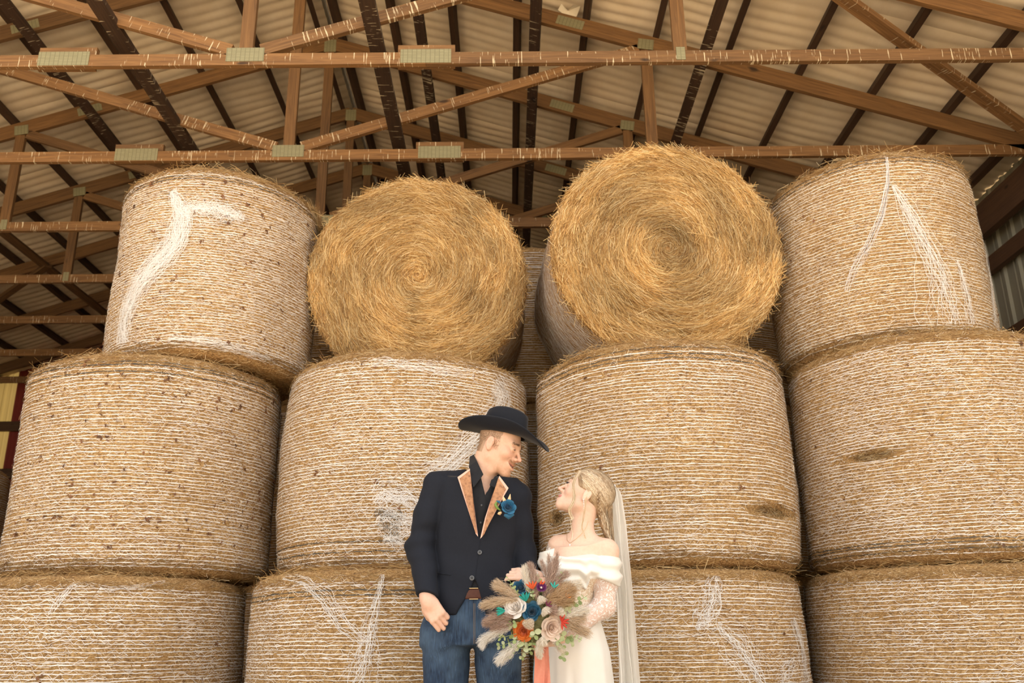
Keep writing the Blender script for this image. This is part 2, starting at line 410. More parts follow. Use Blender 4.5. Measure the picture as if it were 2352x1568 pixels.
def make_bale(b):
    rs = np.random.RandomState(b['seed']); r, h, sd = b['r'], b['h'], b['seed']
    simple = b.get('simple', False)
    # net threads and loose straw cover the side towards the open front and well round both flanks
    full = b.get('face', False); pc = 0. if full else math.atan2(-b['c'][1], -b['c'][0]); hw_ = math.pi if full else 2.0; fr_ = hw_ / math.pi
    around = lambda n: rs.uniform(pc - hw_, pc + hw_, n)
    holes = [(*cyl_pick(b, u, v), a, c, dp) for (u, v, a, c, dp) in b.get('holes', [])]
    lop = rs.uniform(-.012, .012, 4)
    def Rf(phi, z):
        q = np.stack([np.cos(phi) * 2.2, np.sin(phi) * 2.2, z * 2.6], -1)
        e = np.minimum(z, h - z); t = np.clip(1 - e / .09, 0, 1)
        R = r * (1 + lop[0] * np.cos(2 * phi) + lop[1] * np.sin(3 * phi)) + .014 * noise3(q, sd) + .006 * noise3(q * 4.1, sd + 1)
        R = R + .012 * np.sin(np.pi * z / h) - .012 - .085 * (1 - np.sqrt(np.clip(1 - t * t, 0, 1)))
        for (p0, z0, a, c, dp) in holes:
            dd = (((phi - p0 + np.pi) % (2 * np.pi) - np.pi) * r / a) ** 2 + ((z - z0) / c) ** 2
            R = R - dp * np.exp(-dd * dd)
        return R
    def pos(phi, z, off=0.):
        R = Rf(phi, z) + off
        return np.stack([R * np.cos(phi), R * np.sin(phi), z], -1)
    root = empty('hay_bale', b['loc'])
    if 'rot' in b: root.rotation_euler = b['rot']
    tag(root, b['label'], 'hay bale', 'round hay bales')
    # body of packed hay
    nphi = 72 if simple else (200 if holes else 124); zs = np.concatenate([[0, .006, .02, .045], np.linspace(.07, h - .07, 10 if simple else (46 if holes else 24)), [h - .045, h - .02, h - .006, h]]); nz = len(zs)
    PH, ZZ = np.meshgrid(np.linspace(0, 2 * np.pi, nphi, endpoint=False), zs, indexing='ij')
    V = pos(PH, ZZ)
    inner = []
    for zc, sgn in ((0., -1), (h, 1)):
        for fr in (.66, .33, .02):
            e = V[:, 0 if sgn < 0 else -1].copy(); e[:, :2] *= fr
            e[:, 2] += sgn * .010 * noise3(np.stack([e[:, 0] * 9, e[:, 1] * 9, e[:, 0] * 0 + sd], -1), 5)
            inner.append(e)
    lo = inner[:3][::-1]; hi = inner[3:]
    G = np.stack(lo + [V[:, k] for k in range(nz)] + hi, 1)
    core = link('hay_core', fast_mesh('hay_core', G.reshape(-1, 3), grid_faces(nphi, nz + 6, wrap_u=True), smooth=True), M_CORE_B if b.get('gold') else M_CORE, root)
    # net wrap
    sp = b.get('spacing', .0192); z0n, z1n = b.get('net', (.03, h - .055)); N = int((z1n - z0n) / sp)
    K = int((90 if simple else 200) * fr_)
    ph = np.linspace(pc - hw_, pc + hw_, K + 1)[None, :] * np.ones((N, 1)); idx = np.arange(N)[:, None] * np.ones((1, K + 1))
    circ = lambda f, s: noise3(np.stack([np.cos(ph) * f, np.sin(ph) * f, idx * s], -1), sd + 7)
    base = z0n + sp * (idx + .5)
    zz = base + .006 * circ(1.5, .05) + .004 * circ(5, .8) + .0030 * circ(30, 1.7) + rs.uniform(-.3, .3, (N, 1)) * sp * .6
    off = .0028 + .0040 * circ(20, 1.1) + b.get('lift', 0.)
    hm = np.zeros_like(zz)
    for (p0, z0, a, c, dp) in holes:
        dd = (((ph - p0 + np.pi) % (2 * np.pi) - np.pi) * r / a) ** 2 + ((zz - z0) / c) ** 2
        hm = np.maximum(hm, np.exp(-dd * 1.2)); zz = zz + np.sign(zz - z0) * np.exp(-dd) * c * .75
    off = off - hm * .02
    pts = pos(ph, zz, 0) ; nr = np.stack([np.cos(ph), np.sin(ph), ph * 0], -1); pts = pts + nr * off[..., None]
    up = np.broadcast_to(np.array([0, 0, 1.]), pts.shape)
    wcol = np.array(b.get('netcol', (.90, .875, .85)))
    cols = np.clip(wcol * rs.uniform(.82, 1.08, (N, 1)), 0, 1)
    parts = []
    dk = []
    for fz in b.get('dark', []): dk.append(np.argmin(abs(base[:, 0] - fz)))
    if dk: cols[dk] = (.075, .065, .05)
    wid = np.full(N, .0021 if not simple else .0022); wid[dk] = .0026; off[dk] += .004
    wvar = (wid * b.get('thick', 1.))[:, None] * np.clip(.85 + .75 * circ(60, 2.3), .25, 1.6); parts.append(ribbon(pts, up, wvar, cols))
    if not simple:
        NZ = int(2 * hw_ * r / .017); ph2 = np.linspace(pc - hw_, pc + hw_, NZ + 1)[None, :] * np.ones((N, 1)) + rs.uniform(0, .02, (N, 1))
        i2 = np.arange(N)[:, None] * np.ones((1, NZ + 1))
        tri = np.where((np.arange(NZ + 1)[None, :] // 1 + rs.randint(0, 2, (N, NZ + 1))) % 2 == 0, 1, -1) * sp * rs.uniform(.05, .75, (N, NZ + 1)) * b.get('zamp', 1.)
        z2 = z0n + sp * (i2 + 1.0) + tri + .006 * noise3(np.stack([np.cos(ph2) * 1.5, np.sin(ph2) * 1.5, i2 * .05], -1), sd + 7)
        z2 = np.clip(z2, .01, h - .01)
        o2 = .0006 + .0052 * noise3(np.stack([np.cos(ph2) * 30, np.sin(ph2) * 30, i2 * 1.3], -1), sd + 9) + .0045 * noise3(np.stack([np.cos(ph2) * 3, np.sin(ph2) * 3, z2 * 4], -1), sd + 4) + b.get('haze', 0.)
        for (p0, z0, a, c, dp) in holes:
            dd = (((ph2 - p0 + np.pi) % (2 * np.pi) - np.pi) * r / a) ** 2 + ((z2 - z0) / c) ** 2; o2 = o2 - .03 * np.exp(-dd * .8)
        p2 = pos(ph2, z2, 0) + np.stack([np.cos(ph2), np.sin(ph2), ph2 * 0], -1) * o2[..., None]
        parts.append(ribbon(p2, np.broadcast_to(np.array([0, 0, 1.]), p2.shape), rs.uniform(.0004, .00115, (N, NZ + 1)) * b.get('zig', 1.), np.clip(wcol * .97 * np.ones((N, 1)), 0, 1)))
    # bunched or torn stretches of net
    for (line, halfw, cnt, wav, shade) in b.get('patches', []):
        cnt = max(3, int(cnt * .6))
        L = np.array([cyl_pick(b, u, v) for u, v in line]); hw = np.array(halfw) / 400.0
        m = 60; s = np.linspace(0, 1, m); k = np.linspace(0, 1, len(L))
        lp = np.interp(s, k, np.unwrap(L[:, 0])); lz = np.interp(s, k, L[:, 1]); lw = np.interp(s, k, hw)
        tx = np.gradient(lp) * r; tz = np.gradient(lz); tl = np.hypot(tx, tz) + 1e-9; nx, nz_ = -tz / tl, tx / tl
        of = rs.normal(0, .62, (cnt, 1)) * np.ones((1, m)) + .35 * noise3(np.stack([s[None, :] * 7 + np.zeros((cnt, 1)), np.arange(cnt)[:, None] * .9 + s * 0, np.zeros((cnt, m)) + sd], -1), 33)
        ofw = .0065 * wav * (noise3(np.stack([s[None, :] * 22 + np.zeros((cnt, 1)), np.arange(cnt)[:, None] * 1.7 + s * 0, np.zeros((cnt, m)) + sd], -1), 31)
                         + .35 * np.sin(s[None, :] * rs.uniform(25, 60, (cnt, 1)) + rs.uniform(0, 6, (cnt, 1))))
        st, en = rs.uniform(0, .35, (cnt, 1)) * rs.randint(0, 2, (cnt, 1)), 1 - rs.uniform(0, .35, (cnt, 1)) * rs.randint(0, 2, (cnt, 1))
        ss = st + (en - st) * s[None, :]
        f = lambda a: np.stack([np.interp(ss[q], s, a) for q in range(cnt)])
        lwv = np.stack([np.interp(ss[q], s, lw) for q in range(cnt)])
        lat = of * lwv + ofw; pp = f(lp) + lat * f(nx) / r; pz = np.clip(f(lz) + lat * f(nz_), .003, h - .003)
        pt = pos(pp, pz, .006) + np.stack([np.cos(pp), np.sin(pp), pp * 0], -1) * rs.uniform(0, .006, (cnt, 1))[..., None]
        tg = unit(np.gradient(pt, axis=1)); sdv = unit(np.cross(tg, np.stack([np.cos(pp), np.sin(pp), pp * 0], -1)))
        parts.append(ribbon(pt, sdv, rs.uniform(.0005, .0010, cnt), np.clip(np.array(shade) * rs.uniform(.85, 1.1, (cnt, 1)), 0, 1)))
    v, f_, c = join_rib(parts)
    nt = link('net_wrap', fast_mesh('net_wrap', v, f_, c), M_NET, root)
    # loose straw, chaff, frayed rims and end faces
    S = []
    def straws(p, t, nrm, L, w, cols, curv=.15, k=3):
        n = len(p); s = np.linspace(-.5, .5, k)[None, :, None]
        bend = unit(rs.normal(0, 1, (n, 3)))[:, None, :] * (L * curv * rs.uniform(0, 1, n))[:, None, None]
        pts = p[:, None, :] + t[:, None, :] * L[:, None, None] * s + bend * (s * s - .1) * 2
        tw = unit(np.cross(t, nrm) + rs.normal(0, .35, (n, 3)))
        S.append(ribbon(pts, np.repeat(tw[:, None, :], k, 1), w, cols))
    ns = 1200 if simple else b.get('nstraw', 12500)
    ns = int(ns * fr_); p_ = around(ns); z_ = rs.uniform(.03, h - .03, ns)
    nr = np.stack([np.cos(p_), np.sin(p_), p_ * 0], -1); tg = np.stack([-np.sin(p_), np.cos(p_), p_ * 0], -1)
    a_ = rs.normal(0, .75, ns); t_ = unit(tg * np.cos(a_)[:, None] + np.array([0, 0, 1.]) * np.sin(a_)[:, None] + nr * rs.normal(0, .07, ns)[:, None])
    straws(pos(p_, z_, rs.uniform(-.001, .005, ns)), t_, nr, rs.uniform(.010, .045, ns), rs.uniform(.0005, .0011, ns), side_cols(rs, ns, b.get('pale', .52)))
    nc = int(b.get('chaff', 60) * fr_)
    if nc:   # dark flakes of leaf and mould caught under the net
        cl = rs.randint(0, max(nc // 7, 1), nc); cp = around(nc); cz = rs.uniform(.05, h - .05, nc); p_ = cp[cl] + rs.normal(0, .012, nc); z_ = np.clip(cz[cl] + rs.normal(0, .008, nc), .02, h - .02)
        iso = rs.uniform(0, 1, nc) < .55; p_[iso] = cp[iso]; z_[iso] = cz[iso]
        nr = np.stack([np.cos(p_), np.sin(p_), p_ * 0], -1); t_ = unit(np.cross(nr, rs.normal(0, 1, (nc, 3))))
        straws(pos(p_, z_, rs.uniform(.005, .011, nc)), t_, nr, rs.uniform(.007, .022, nc), rs.uniform(.002, .0065, nc), np.array([(.17, .075, .03)]) * rs.uniform(.5, 1.5, (nc, 1)))
    for (p0, z0, a, c, dp) in holes:
        m = 420; p_ = p0 + rs.normal(0, .45, m) * a / r; z_ = z0 + rs.normal(0, .45, m) * c
        nr = np.stack([np.cos(p_), np.sin(p_), p_ * 0], -1); tg = np.stack([-np.sin(p_), np.cos(p_), p_ * 0], -1)
        a_ = rs.normal(0, .5, m); t_ = unit(tg * np.cos(a_)[:, None] + np.array([0, 0, 1.]) * np.sin(a_)[:, None])
        straws(pos(p_, z_, rs.uniform(.0, .02, m)), t_, nr, rs.uniform(.02, .07, m), rs.uniform(.0008, .0015, m), hay_cols(rs, m, .55))
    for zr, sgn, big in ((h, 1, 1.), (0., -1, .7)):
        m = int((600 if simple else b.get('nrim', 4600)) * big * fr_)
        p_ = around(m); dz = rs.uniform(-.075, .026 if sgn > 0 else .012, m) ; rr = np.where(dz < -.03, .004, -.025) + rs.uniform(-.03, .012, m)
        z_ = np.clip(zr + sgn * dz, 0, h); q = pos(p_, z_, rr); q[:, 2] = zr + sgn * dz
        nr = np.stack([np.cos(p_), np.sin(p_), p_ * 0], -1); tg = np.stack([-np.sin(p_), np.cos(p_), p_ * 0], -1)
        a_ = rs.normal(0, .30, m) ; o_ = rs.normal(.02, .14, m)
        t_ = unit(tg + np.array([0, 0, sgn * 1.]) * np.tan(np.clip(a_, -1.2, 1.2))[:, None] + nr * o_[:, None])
        straws(q, t_, nr, rs.uniform(.03, .13, m), rs.uniform(.0006, .0012, m), hay_cols(rs, m, .42 if sgn < 0 else .56) * np.array([1., .90, .72]), .25, 3)  # brown rim straw, darkened further to paint in the shade of the seam recess
        m2 = int((60 if simple else 260) * big * fr_)   # wild ends
        p_ = around(m2); q = pos(p_, np.full(m2, zr - sgn * .03), -.01); q[:, 2] = zr + sgn * rs.uniform(-.03, .01, m2)
        nr = np.stack([np.cos(p_), np.sin(p_), p_ * 0], -1); tg = np.stack([-np.sin(p_), np.cos(p_), p_ * 0], -1)
        t_ = unit(tg * rs.normal(0, 1, (m2, 1)) + nr * rs.uniform(0, .9, (m2, 1)) + np.array([0, 0, 1.]) * rs.normal(.1, .35, (m2, 1)))
        straws(q, t_, nr, rs.uniform(.04, .12, m2), rs.uniform(.0007, .0012, m2), hay_cols(rs, m2, .9), .5, 4)
    for (u, v, m) in b.get('spill', []):       # hay bursting out of the net at a torn corner
        p0, z0 = cyl_pick(b, u, v); p_ = p0 + rs.normal(0, .16, m); z_ = np.clip(h - np.abs(rs.normal(0, .075, m)), .5, h)
        nr = np.stack([np.cos(p_), np.sin(p_), p_ * 0], -1); tg = np.stack([-np.sin(p_), np.cos(p_), p_ * 0], -1)
        t_ = unit(tg * rs.normal(.4, .5, (m, 1)) + nr * rs.uniform(-.1, .55, (m, 1)) + np.array([0, 0, 1.]) * rs.normal(-.75, .45, (m, 1)))
        straws(pos(p_, z_, rs.uniform(.0, .035, m)), t_, nr, rs.uniform(.05, .17, m), rs.uniform(.0007, .0013, m), hay_cols(rs, m, .85), .4, 5)
    if b.get('face'):                          # coiled end, seen square on
        m = 40000; rad = (r - .015) * np.sqrt(rs.uniform(.0005, 1, m)); p_ = rs.uniform(0, 2 * np.pi, m)
        def fz(x, y):
            rr = np.hypot(x, y); aa = np.arctan2(y, x)
            q = np.stack([x * 7, y * 7, x * 0 + sd], -1)
            coil = np.sin(2 * np.pi * (rr / .105 - aa / (2 * np.pi)) + 1.8 * noise3(q * .35, sd + 2))
            e = np.clip((rr - (r - .10)) / .10, 0, 1)
            return h + .030 + .010 * coil * np.clip(rr / .1, 0, 1) + .028 * noise3(q, sd) - .012 * np.exp(-(rr / .10) ** 2) + .03 * np.exp(-((rr - .3) / .16) ** 2) - .07 * e * e
        gx = np.linspace(0, 1, 46); ga = np.linspace(0, 2 * np.pi, 120, endpoint=False)
        GA, GR = np.meshgrid(ga, gx * (r - .008), indexing='ij')
        fx, fy = GR * np.cos(GA), GR * np.sin(GA)
        fzv = fz(fx, fy) - .012; fzv[:, -1] = h - .09
        link('hay_face', fast_mesh('hay_face', np.stack([fx, fy, fzv], -1).reshape(-1, 3), grid_faces(120, 46, wrap_u=True), smooth=True), M_CORE_B, root)
        x, y = rad * np.cos(p_), rad * np.sin(p_)
        q = np.stack([x, y, fz(x, y) + rs.uniform(-.014, .004, m)], -1)
        tg = np.stack([-np.sin(p_), np.cos(p_), p_ * 0], -1); rd = np.stack([np.cos(p_), np.sin(p_), p_ * 0], -1)
        sw = .12 + .34 * noise3(np.stack([x * 5, y * 5, x * 0 + 3], -1), sd + 3)
        sp_ = np.where(rs.uniform(0, 1, m) < .20, 1.0, .24)
        t_ = unit(tg + rd * (sw + rs.normal(0, 1, m) * sp_)[:, None] * .8 + np.array([0, 0, 1.]) * rs.normal(0, .13, m)[:, None])
        Ls = rs.uniform(.06, .22, m) * np.clip(rad / .22, .3, 1); n = m; k = 4
        s = np.linspace(-.5, .5, k)[None, :, None]
        pts = q[:, None, :] + t_[:, None, :] * Ls[:, None, None] * s - rd[:, None, :] * ((Ls ** 2 / (2 * np.maximum(rad, .05)))[:, None, None] * s * s * 1.1)
        pts = pts + rs.normal(0, .0022, (n, k, 3))
        tw = unit(np.cross(t_, np.array([0, 0, 1.])) + rs.normal(0, .3, (n, 3)))
        dk_ = 1 - b.get('darkcore', .0) * (np.exp(-((rad - .13) / .06) ** 2) * (.6 + .8 * np.clip(np.sin(p_ + 1.2), 0, 1)))  # shadowy ring round the core put into straw colour instead of a hollow
        shade = dk_ * (.95 + .30 * noise3(np.stack([x * 6, y * 6, x * 0 + 9], -1), sd + 6))
        S.append(ribbon(pts, np.repeat(tw[:, None, :], k, 1), rs.uniform(.0005, .0013, n), np.clip(hay_cols(rs, n) * shade[:, None] * np.array([1.06, 1.03, .92]), 0, 1)))
        m = 2600; p_ = rs.uniform(0, 2 * np.pi, m)   # shaggy edge of the coil
        rd = np.stack([np.cos(p_), np.sin(p_), p_ * 0], -1); tg = np.stack([-np.sin(p_), np.cos(p_), p_ * 0], -1)
        q = rd * (r - .03 + rs.uniform(-.03, .025, m))[:, None] + np.array([0, 0, 1.]) * (h - rs.uniform(-.01, .16, m))[:, None]
        t_ = unit(tg + rd * rs.normal(0, .22, (m, 1)) + np.array([0, 0, 1.]) * rs.normal(0, .35, (m, 1)))
        straws(q, t_, rd, rs.uniform(.04, .16, m), rs.uniform(.0009, .0017, m), hay_cols(rs, m) * np.array([1.05, .96, .8]), .3, 4)
        m = 240; p_ = rs.uniform(0, 2 * np.pi, m)
        rd = np.stack([np.cos(p_), np.sin(p_), p_ * 0], -1); tg = np.stack([-np.sin(p_), np.cos(p_), p_ * 0], -1)
        q = rd * (r - .005) + np.array([0, 0, 1.]) * (h - rs.uniform(0, .1, m))[:, None]
        t_ = unit(tg * rs.normal(0, 1, (m, 1)) + rd * rs.uniform(.1, .8, (m, 1)) + np.array([0, 0, 1.]) * rs.normal(0, .4, (m, 1)))
        straws(q, t_, rd, rs.uniform(.05, .12, m), rs.uniform(.0008, .0014, m), hay_cols(rs, m), .5, 4)
    v, f_, c = join_rib(S)
    so = link('loose_straw', fast_mesh('loose_straw', v, f_, c), M_STRAW, root); so['kind'] = 'stuff'
    return root

WHITE, DARKN = (.90, .89, .88), (.09, .09, .08)
def upright(c, z, r, seed, label, h=1.22, **kw):
    b = dict(c=c, z=z, r=r, h=h, seed=seed, loc=(c[0], c[1], z), label=label, **kw); return make_bale(b)
Z1, Z2, Z3 = 0.0, 1.235, 2.47
upright((-2.287, 5.384), Z1, .76, 11, 'lowest net-wrapped hay bale under the rust-flecked ones, loose net rope across it', chaff=200,
        patches=[([(112, 1412), (130, 1385), (165, 1345), (200, 1338)], [7, 8, 7, 5], 16, .5, WHITE), ([(200, 1338), (255, 1352), (320, 1345), (385, 1333)], [6, 6, 5, 3], 12, .5, WHITE)],
        thick=1.15, zig=1.5)
upright((-.653, 5.20), Z1, .76, 12, 'net-wrapped hay bale on the ground behind the groom, white net strands gathered into a V', chaff=90,
        dark=[1.12, 1.09], thick=1.15, zig=1.4,
        patches=[([(640, 1325), (700, 1335), (745, 1375), (790, 1440), (840, 1480)], [4, 8, 14, 12, 8], 20, .5, WHITE), ([(880, 1318), (868, 1370), (850, 1440), (835, 1520), (815, 1580)], [4, 6, 14, 16, 16], 20, .5, WHITE), ([(850, 1430), (840, 1500), (830, 1570)], [8, 18, 22], 22, .7, WHITE)])
upright((.871, 5.362), Z1, .76, 13, 'net-wrapped hay bale on the ground right behind the bride, ragged white net at its edge', chaff=60, thick=1.05,
        patches=[([(1645, 1320), (1640, 1370), (1625, 1420), (1600, 1445)], [18, 26, 30, 18], 44, .8, WHITE), ([(1640, 1440), (1680, 1480), (1720, 1530), (1745, 1575)], [20, 26, 20, 14], 44, .8, WHITE), ([(1815, 1420), (1835, 1500), (1845, 1570)], [14, 22, 24], 40, .8, WHITE), ([(1822, 1525), (1800, 1545), (1790, 1575)], [12, 18, 18], 26, .8, WHITE)])
upright((2.454, 5.255), Z1, .76, 14, 'plain net-wrapped hay bale on the ground under the bale with the brown gash', chaff=30, zig=1.3)
upright((-2.208, 5.559), Z2, .76, 21, 'rust-flecked net-wrapped hay bale in the middle of its stack, dark threads round its top edge', chaff=900, dark=[1.155, 1.128, 1.10], thick=1.15, haze=.001, netcol=(.90, .87, .84), zig=1.2)
upright((-.632, 5.58), Z2, .76, 22, 'net-wrapped hay bale in the middle of its stack behind the hat of the groom', chaff=160, dark=[.10, .16], thick=1.1, haze=.0015, netcol=(.92, .90, .87), zig=1.3,
        patches=[([(1140, 870), (1165, 910), (1150, 950), (1095, 1010), (1030, 1075), (985, 1100)], [22, 34, 26, 26, 20, 20], 80, .9, WHITE),
                 ([(858, 1150), (890, 1142), (930, 1150), (980, 1162)], [14, 26, 28, 18], 62, 1.3, WHITE), ([(866, 1200), (900, 1196), (935, 1205), (960, 1215)], [18, 30, 26, 12], 50, 1.3, WHITE), ([(880, 1238), (910, 1242), (935, 1250)], [8, 14, 8], 22, 1.2, WHITE), ([(862, 1172), (890, 1180), (925, 1176)], [8, 14, 10], 10, 2.2, DARKN), ([(868, 1205), (895, 1214), (920, 1222)], [8, 16, 12], 12, 2.2, DARKN), ([(862, 1240), (890, 1236), (930, 1246)], [4, 8, 6], 6, 1.5, DARKN),
                 ([(855, 830), (930, 838), (1010, 850), (1090, 868)], [14, 16, 14, 12], 24, .8, WHITE)])
upright((.939, 5.42), Z2, .76, 23, 'net-wrapped hay bale mid-stack behind the head of the bride, dark threads round its top', chaff=70, dark=[1.155, 1.12, 1.09], thick=1.12, netcol=(.90, .87, .83),
        holes=[(1268, 1192, .075, .032, .05), (1788, 1174, .18, .034, .055)])
upright((2.517, 5.281), Z2, .76, 24, 'net-wrapped hay bale in the middle of its stack with a brown lens-shaped gash', chaff=110, dark=[.11, .085, .06], zig=1.35, spacing=.0175,
        holes=[(1997, 1046, .115, .026, .04)])
upright((-1.93, 5.58), Z3, .64, 31, 'rust-flecked hay bale on top of its stack with a forked white net streak', chaff=560, dark=[1.15, 1.135], h=1.25, spill=[(742, 455, 1500)], spacing=.0172, haze=.002, netcol=(.90, .87, .83), thick=1.1, zig=1.3,
        patches=[([(395, 440), (410, 470), (418, 500), (408, 550), (375, 595), (335, 640), (305, 690), (285, 750), (280, 790)], [8, 14, 20, 22, 26, 26, 22, 20, 20], 170, 2.2, WHITE),
                 ([(418, 490), (460, 482), (510, 488), (560, 505)], [14, 22, 22, 8], 80, 2.2, WHITE), ([(480, 470), (520, 485), (545, 500)], [14, 20, 14], 7, 2.0, DARKN), ([(365, 440), (390, 450), (400, 440)], [8, 10, 8], 6, 1.2, DARKN),
                 ([(390, 780), (480, 785), (560, 805), (640, 830)], [6, 10, 8, 6], 30, .7, WHITE)])
upright((2.415, 5.454), Z3, .67, 34, 'flaxen hay bale standing on top of its stack with torn net hanging in a triangle', chaff=40, dark=[1.14, 1.115], h=1.22, spacing=.0200, netcol=(.90, .87, .80),
        patches=[([(2035, 365), (2038, 420), (2025, 500), (1995, 570), (1965, 620), (1945, 670)], [3, 4, 7, 9, 10, 8], 22, .5, (.80, .80, .82)), ([(2036, 380), (2040, 430), (2022, 505), (1985, 585)], [2, 2, 3, 4], 3, .4, (.2, .2, .22)),
                 ([(2050, 430), (2085, 500), (2120, 570), (2150, 640), (2165, 700), (2175, 745)], [4, 16, 24, 36, 44, 48], 60, .9, WHITE),
                 ([(2190, 600), (2205, 650), (2218, 700), (2225, 745)], [4, 10, 14, 16], 26, .6, WHITE), ([(2262, 560), (2275, 640), (2285, 720), (2285, 750)], [8, 12, 16, 26], 40, .8, WHITE)])
# two bales lying on their sides with the coiled end to the open front
def lying(cx, cz, yface, r, h, seed, yaw, label, **kw):
    b = dict(c=(cx, yface), z=0, r=r, h=h, seed=seed, label=label, face=True, gold=True, **kw)
    R = Matrix.Rotation(yaw, 4, 'Z') @ Matrix.Rotation(math.radians(90), 4, 'X')   # local +z points to -y
    b['loc'] = tuple(Vector((cx, yface, cz)) - R.to_3x3() @ Vector((0, 0, h)))
    b['rot'] = R.to_euler(); return make_bale(b)
lying(-.58, 3.155, 5.45, .722, 1.20, 32, .02, 'smaller golden hay bale lying on its side with the coiled end facing out', nstraw=2500, chaff=0)
lying(1.012, 3.19, 5.13, .736, 1.22, 33, .065, 'larger golden hay bale lying on its side with a dark core in its coiled end', darkcore=.28, nstraw=5000, chaff=0, zig=2.0, haze=.003, thick=1.7, netcol=(.94, .92, .90))
# bales further back, seen through the gaps
for i, (z, lb) in enumerate(((0., 'lowest'), (1.33, 'middle'), (2.66, 'topmost'))):
    for x_, lb2, sd_ in ((-1.45, 'behind the groom', 71), (1.78, 'behind the bride', 81)): upright((x_, 7.42), z, .72, sd_ + i, '%s hay bale of the dark back stack showing in the slit %s' % (lb, lb2), h=1.33, simple=True)
    upright((.17, 7.5), z, .74, 51 + i, '%s hay bale of the shaded stack seen through the gap between the lying bales' % lb, h=1.33, simple=True)
for i, z in enumerate((0., 1.22)):
    upright((-5.32, 8.1), z, .76, 61 + i, '%s grey-white hay bale of the low stack standing off towards the red end wall' % ('lower', 'upper')[i], simple=True, netcol=(.8, .8, .78))
# ================================================================== signed-distance sculpting
def rcone(p, a, b, ra, rb):
    a = np.asarray(a, float); b = np.asarray(b, float); ab = b - a
    t = np.clip(((p - a) @ ab) / (ab @ ab + 1e-12), 0, 1)
    return np.linalg.norm(p - (a + t[:, None] * ab), axis=1) - (ra + (rb - ra) * t)
def ell(p, c, r):
    q = p - np.asarray(c, float); r = np.asarray(r, float)
    k0 = np.linalg.norm(q / r, axis=1); k1 = np.linalg.norm(q / (r * r), axis=1) + 1e-9
    return k0 * (k0 - 1) / k1
def rbox(p, c, hs, rd, R=None):
    q = p - np.asarray(c, float)
    if R is not None: q = q @ R
    q = np.abs(q) - (np.asarray(hs, float) - rd)
    return np.linalg.norm(np.maximum(q, 0), axis=1) + np.minimum(q.max(1), 0) - rd
def smin(a, b, k):
    h = np.clip(.5 + .5 * (b - a) / k, 0, 1); return b + (a - b) * h - k * h * (1 - h)
def smax(a, b, k): return -smin(-a, -b, k)
def chain(p, pts, rad, k=.0):
    d = None
    for i in range(len(pts) - 1):
        e = rcone(p, pts[i], pts[i + 1], rad[i], rad[i + 1]); d = e if d is None else (smin(d, e, k) if k else np.minimum(d, e))
    return d
def loft(p, tab):
    """tab rows (z, cx, cy, rx, ry), rising z; elliptical sections"""
    T = np.array(sorted(tab)); z = p[:, 2]
    g = lambda j: np.interp(z, T[:, 0], T[:, j])
    rx, ry = g(3), g(4)
    q = np.sqrt(((p[:, 0] - g(1)) / rx) ** 2 + ((p[:, 1] - g(2)) / ry) ** 2)
    d = (q - 1) * np.minimum(rx, ry)
    return np.maximum(d, np.maximum(T[0, 0] - z, z - T[-1, 0]))
def sdf_mesh(fn, lo, hi, h, name, B=4):
    lo = np.asarray(lo, float); n = (np.ceil((np.asarray(hi) - lo) / h / B).astype(int) + 1)
    # coarse pass over blocks, then the fine grid only near the surface
    bi = np.stack(np.meshgrid(*[np.arange(k) for k in n], indexing='ij'), -1).reshape(-1, 3)
    dc = fn(lo + (bi * B + (B - 1) / 2) * h)
    act = np.abs(dc) < h * B * 1.9
    N = n * B; vals = np.repeat(np.repeat(np.repeat(dc.reshape(n).astype(np.float32), B, 0), B, 1), B, 2)
    o = np.stack(np.meshgrid(*[np.arange(B)] * 3, indexing='ij'), -1).reshape(-1, 3)
    ab = bi[act]
    idx = (ab[:, None, :] * B + o[None]).reshape(-1, 3)
    out = np.empty(len(idx), np.float32)
    for s in range(0, len(idx), 400000):
        q = idx[s:s + 400000]; out[s:s + 400000] = fn(lo + q * h)
    vals[idx[:, 0], idx[:, 1], idx[:, 2]] = out
    ins = vals < 0
    c = np.zeros(np.array(vals.shape) - 1, np.int8)
    for dx in (0, 1):
        for dy in (0, 1):
            for dz in (0, 1): c += ins[dx:N[0] - 1 + dx, dy:N[1] - 1 + dy, dz:N[2] - 1 + dz]
    cells = np.argwhere((c > 0) & (c < 8))
    vid = np.full(c.shape, -1, np.int32); vid[tuple(cells.T)] = np.arange(len(cells))
    acc = np.zeros((len(cells), 3)); cnt = np.zeros(len(cells))
    corner = [(x, y, z) for x in (0, 1) for y in (0, 1) for z in (0, 1)]
    for a in corner:
        for ax in range(3):
            if a[ax]: continue
            b = list(a); b[ax] = 1
            ca = cells + a; cb = cells + b
            va = vals[tuple(ca.T)]; vb = vals[tuple(cb.T)]
            m = (va < 0) != (vb < 0); t = va[m] / (va[m] - vb[m])
            pt = ca[m].astype(float); pt[:, ax] += t; acc[m] += pt; cnt[m] += 1
    V = lo + acc / cnt[:, None] * h
    F = []
    for ax in range(3):
        u, w = (ax + 1) % 3, (ax + 2) % 3
        sl0 = [slice(None)] * 3; sl1 = [slice(None)] * 3; sl0[ax] = slice(0, -1); sl1[ax] = slice(1, None)
        ch = ins[tuple(sl0)] != ins[tuple(sl1)]
        e = np.argwhere(ch); e = e[(e[:, u] > 0) & (e[:, w] > 0) & (e[:, u] < N[u] - 1) & (e[:, w] < N[w] - 1)]
        def cell(du, dw):
            q = e.copy(); q[:, u] -= du; q[:, w] -= dw; return vid[tuple(q.T)]
        q = np.stack([cell(1, 1), cell(0, 1), cell(0, 0), cell(1, 0)], 1)
        flip = ~ins[tuple(e.T)]; q[flip] = q[flip][:, ::-1]
        F.append(q[(q >= 0).all(1)])
    return V, np.concatenate(F)
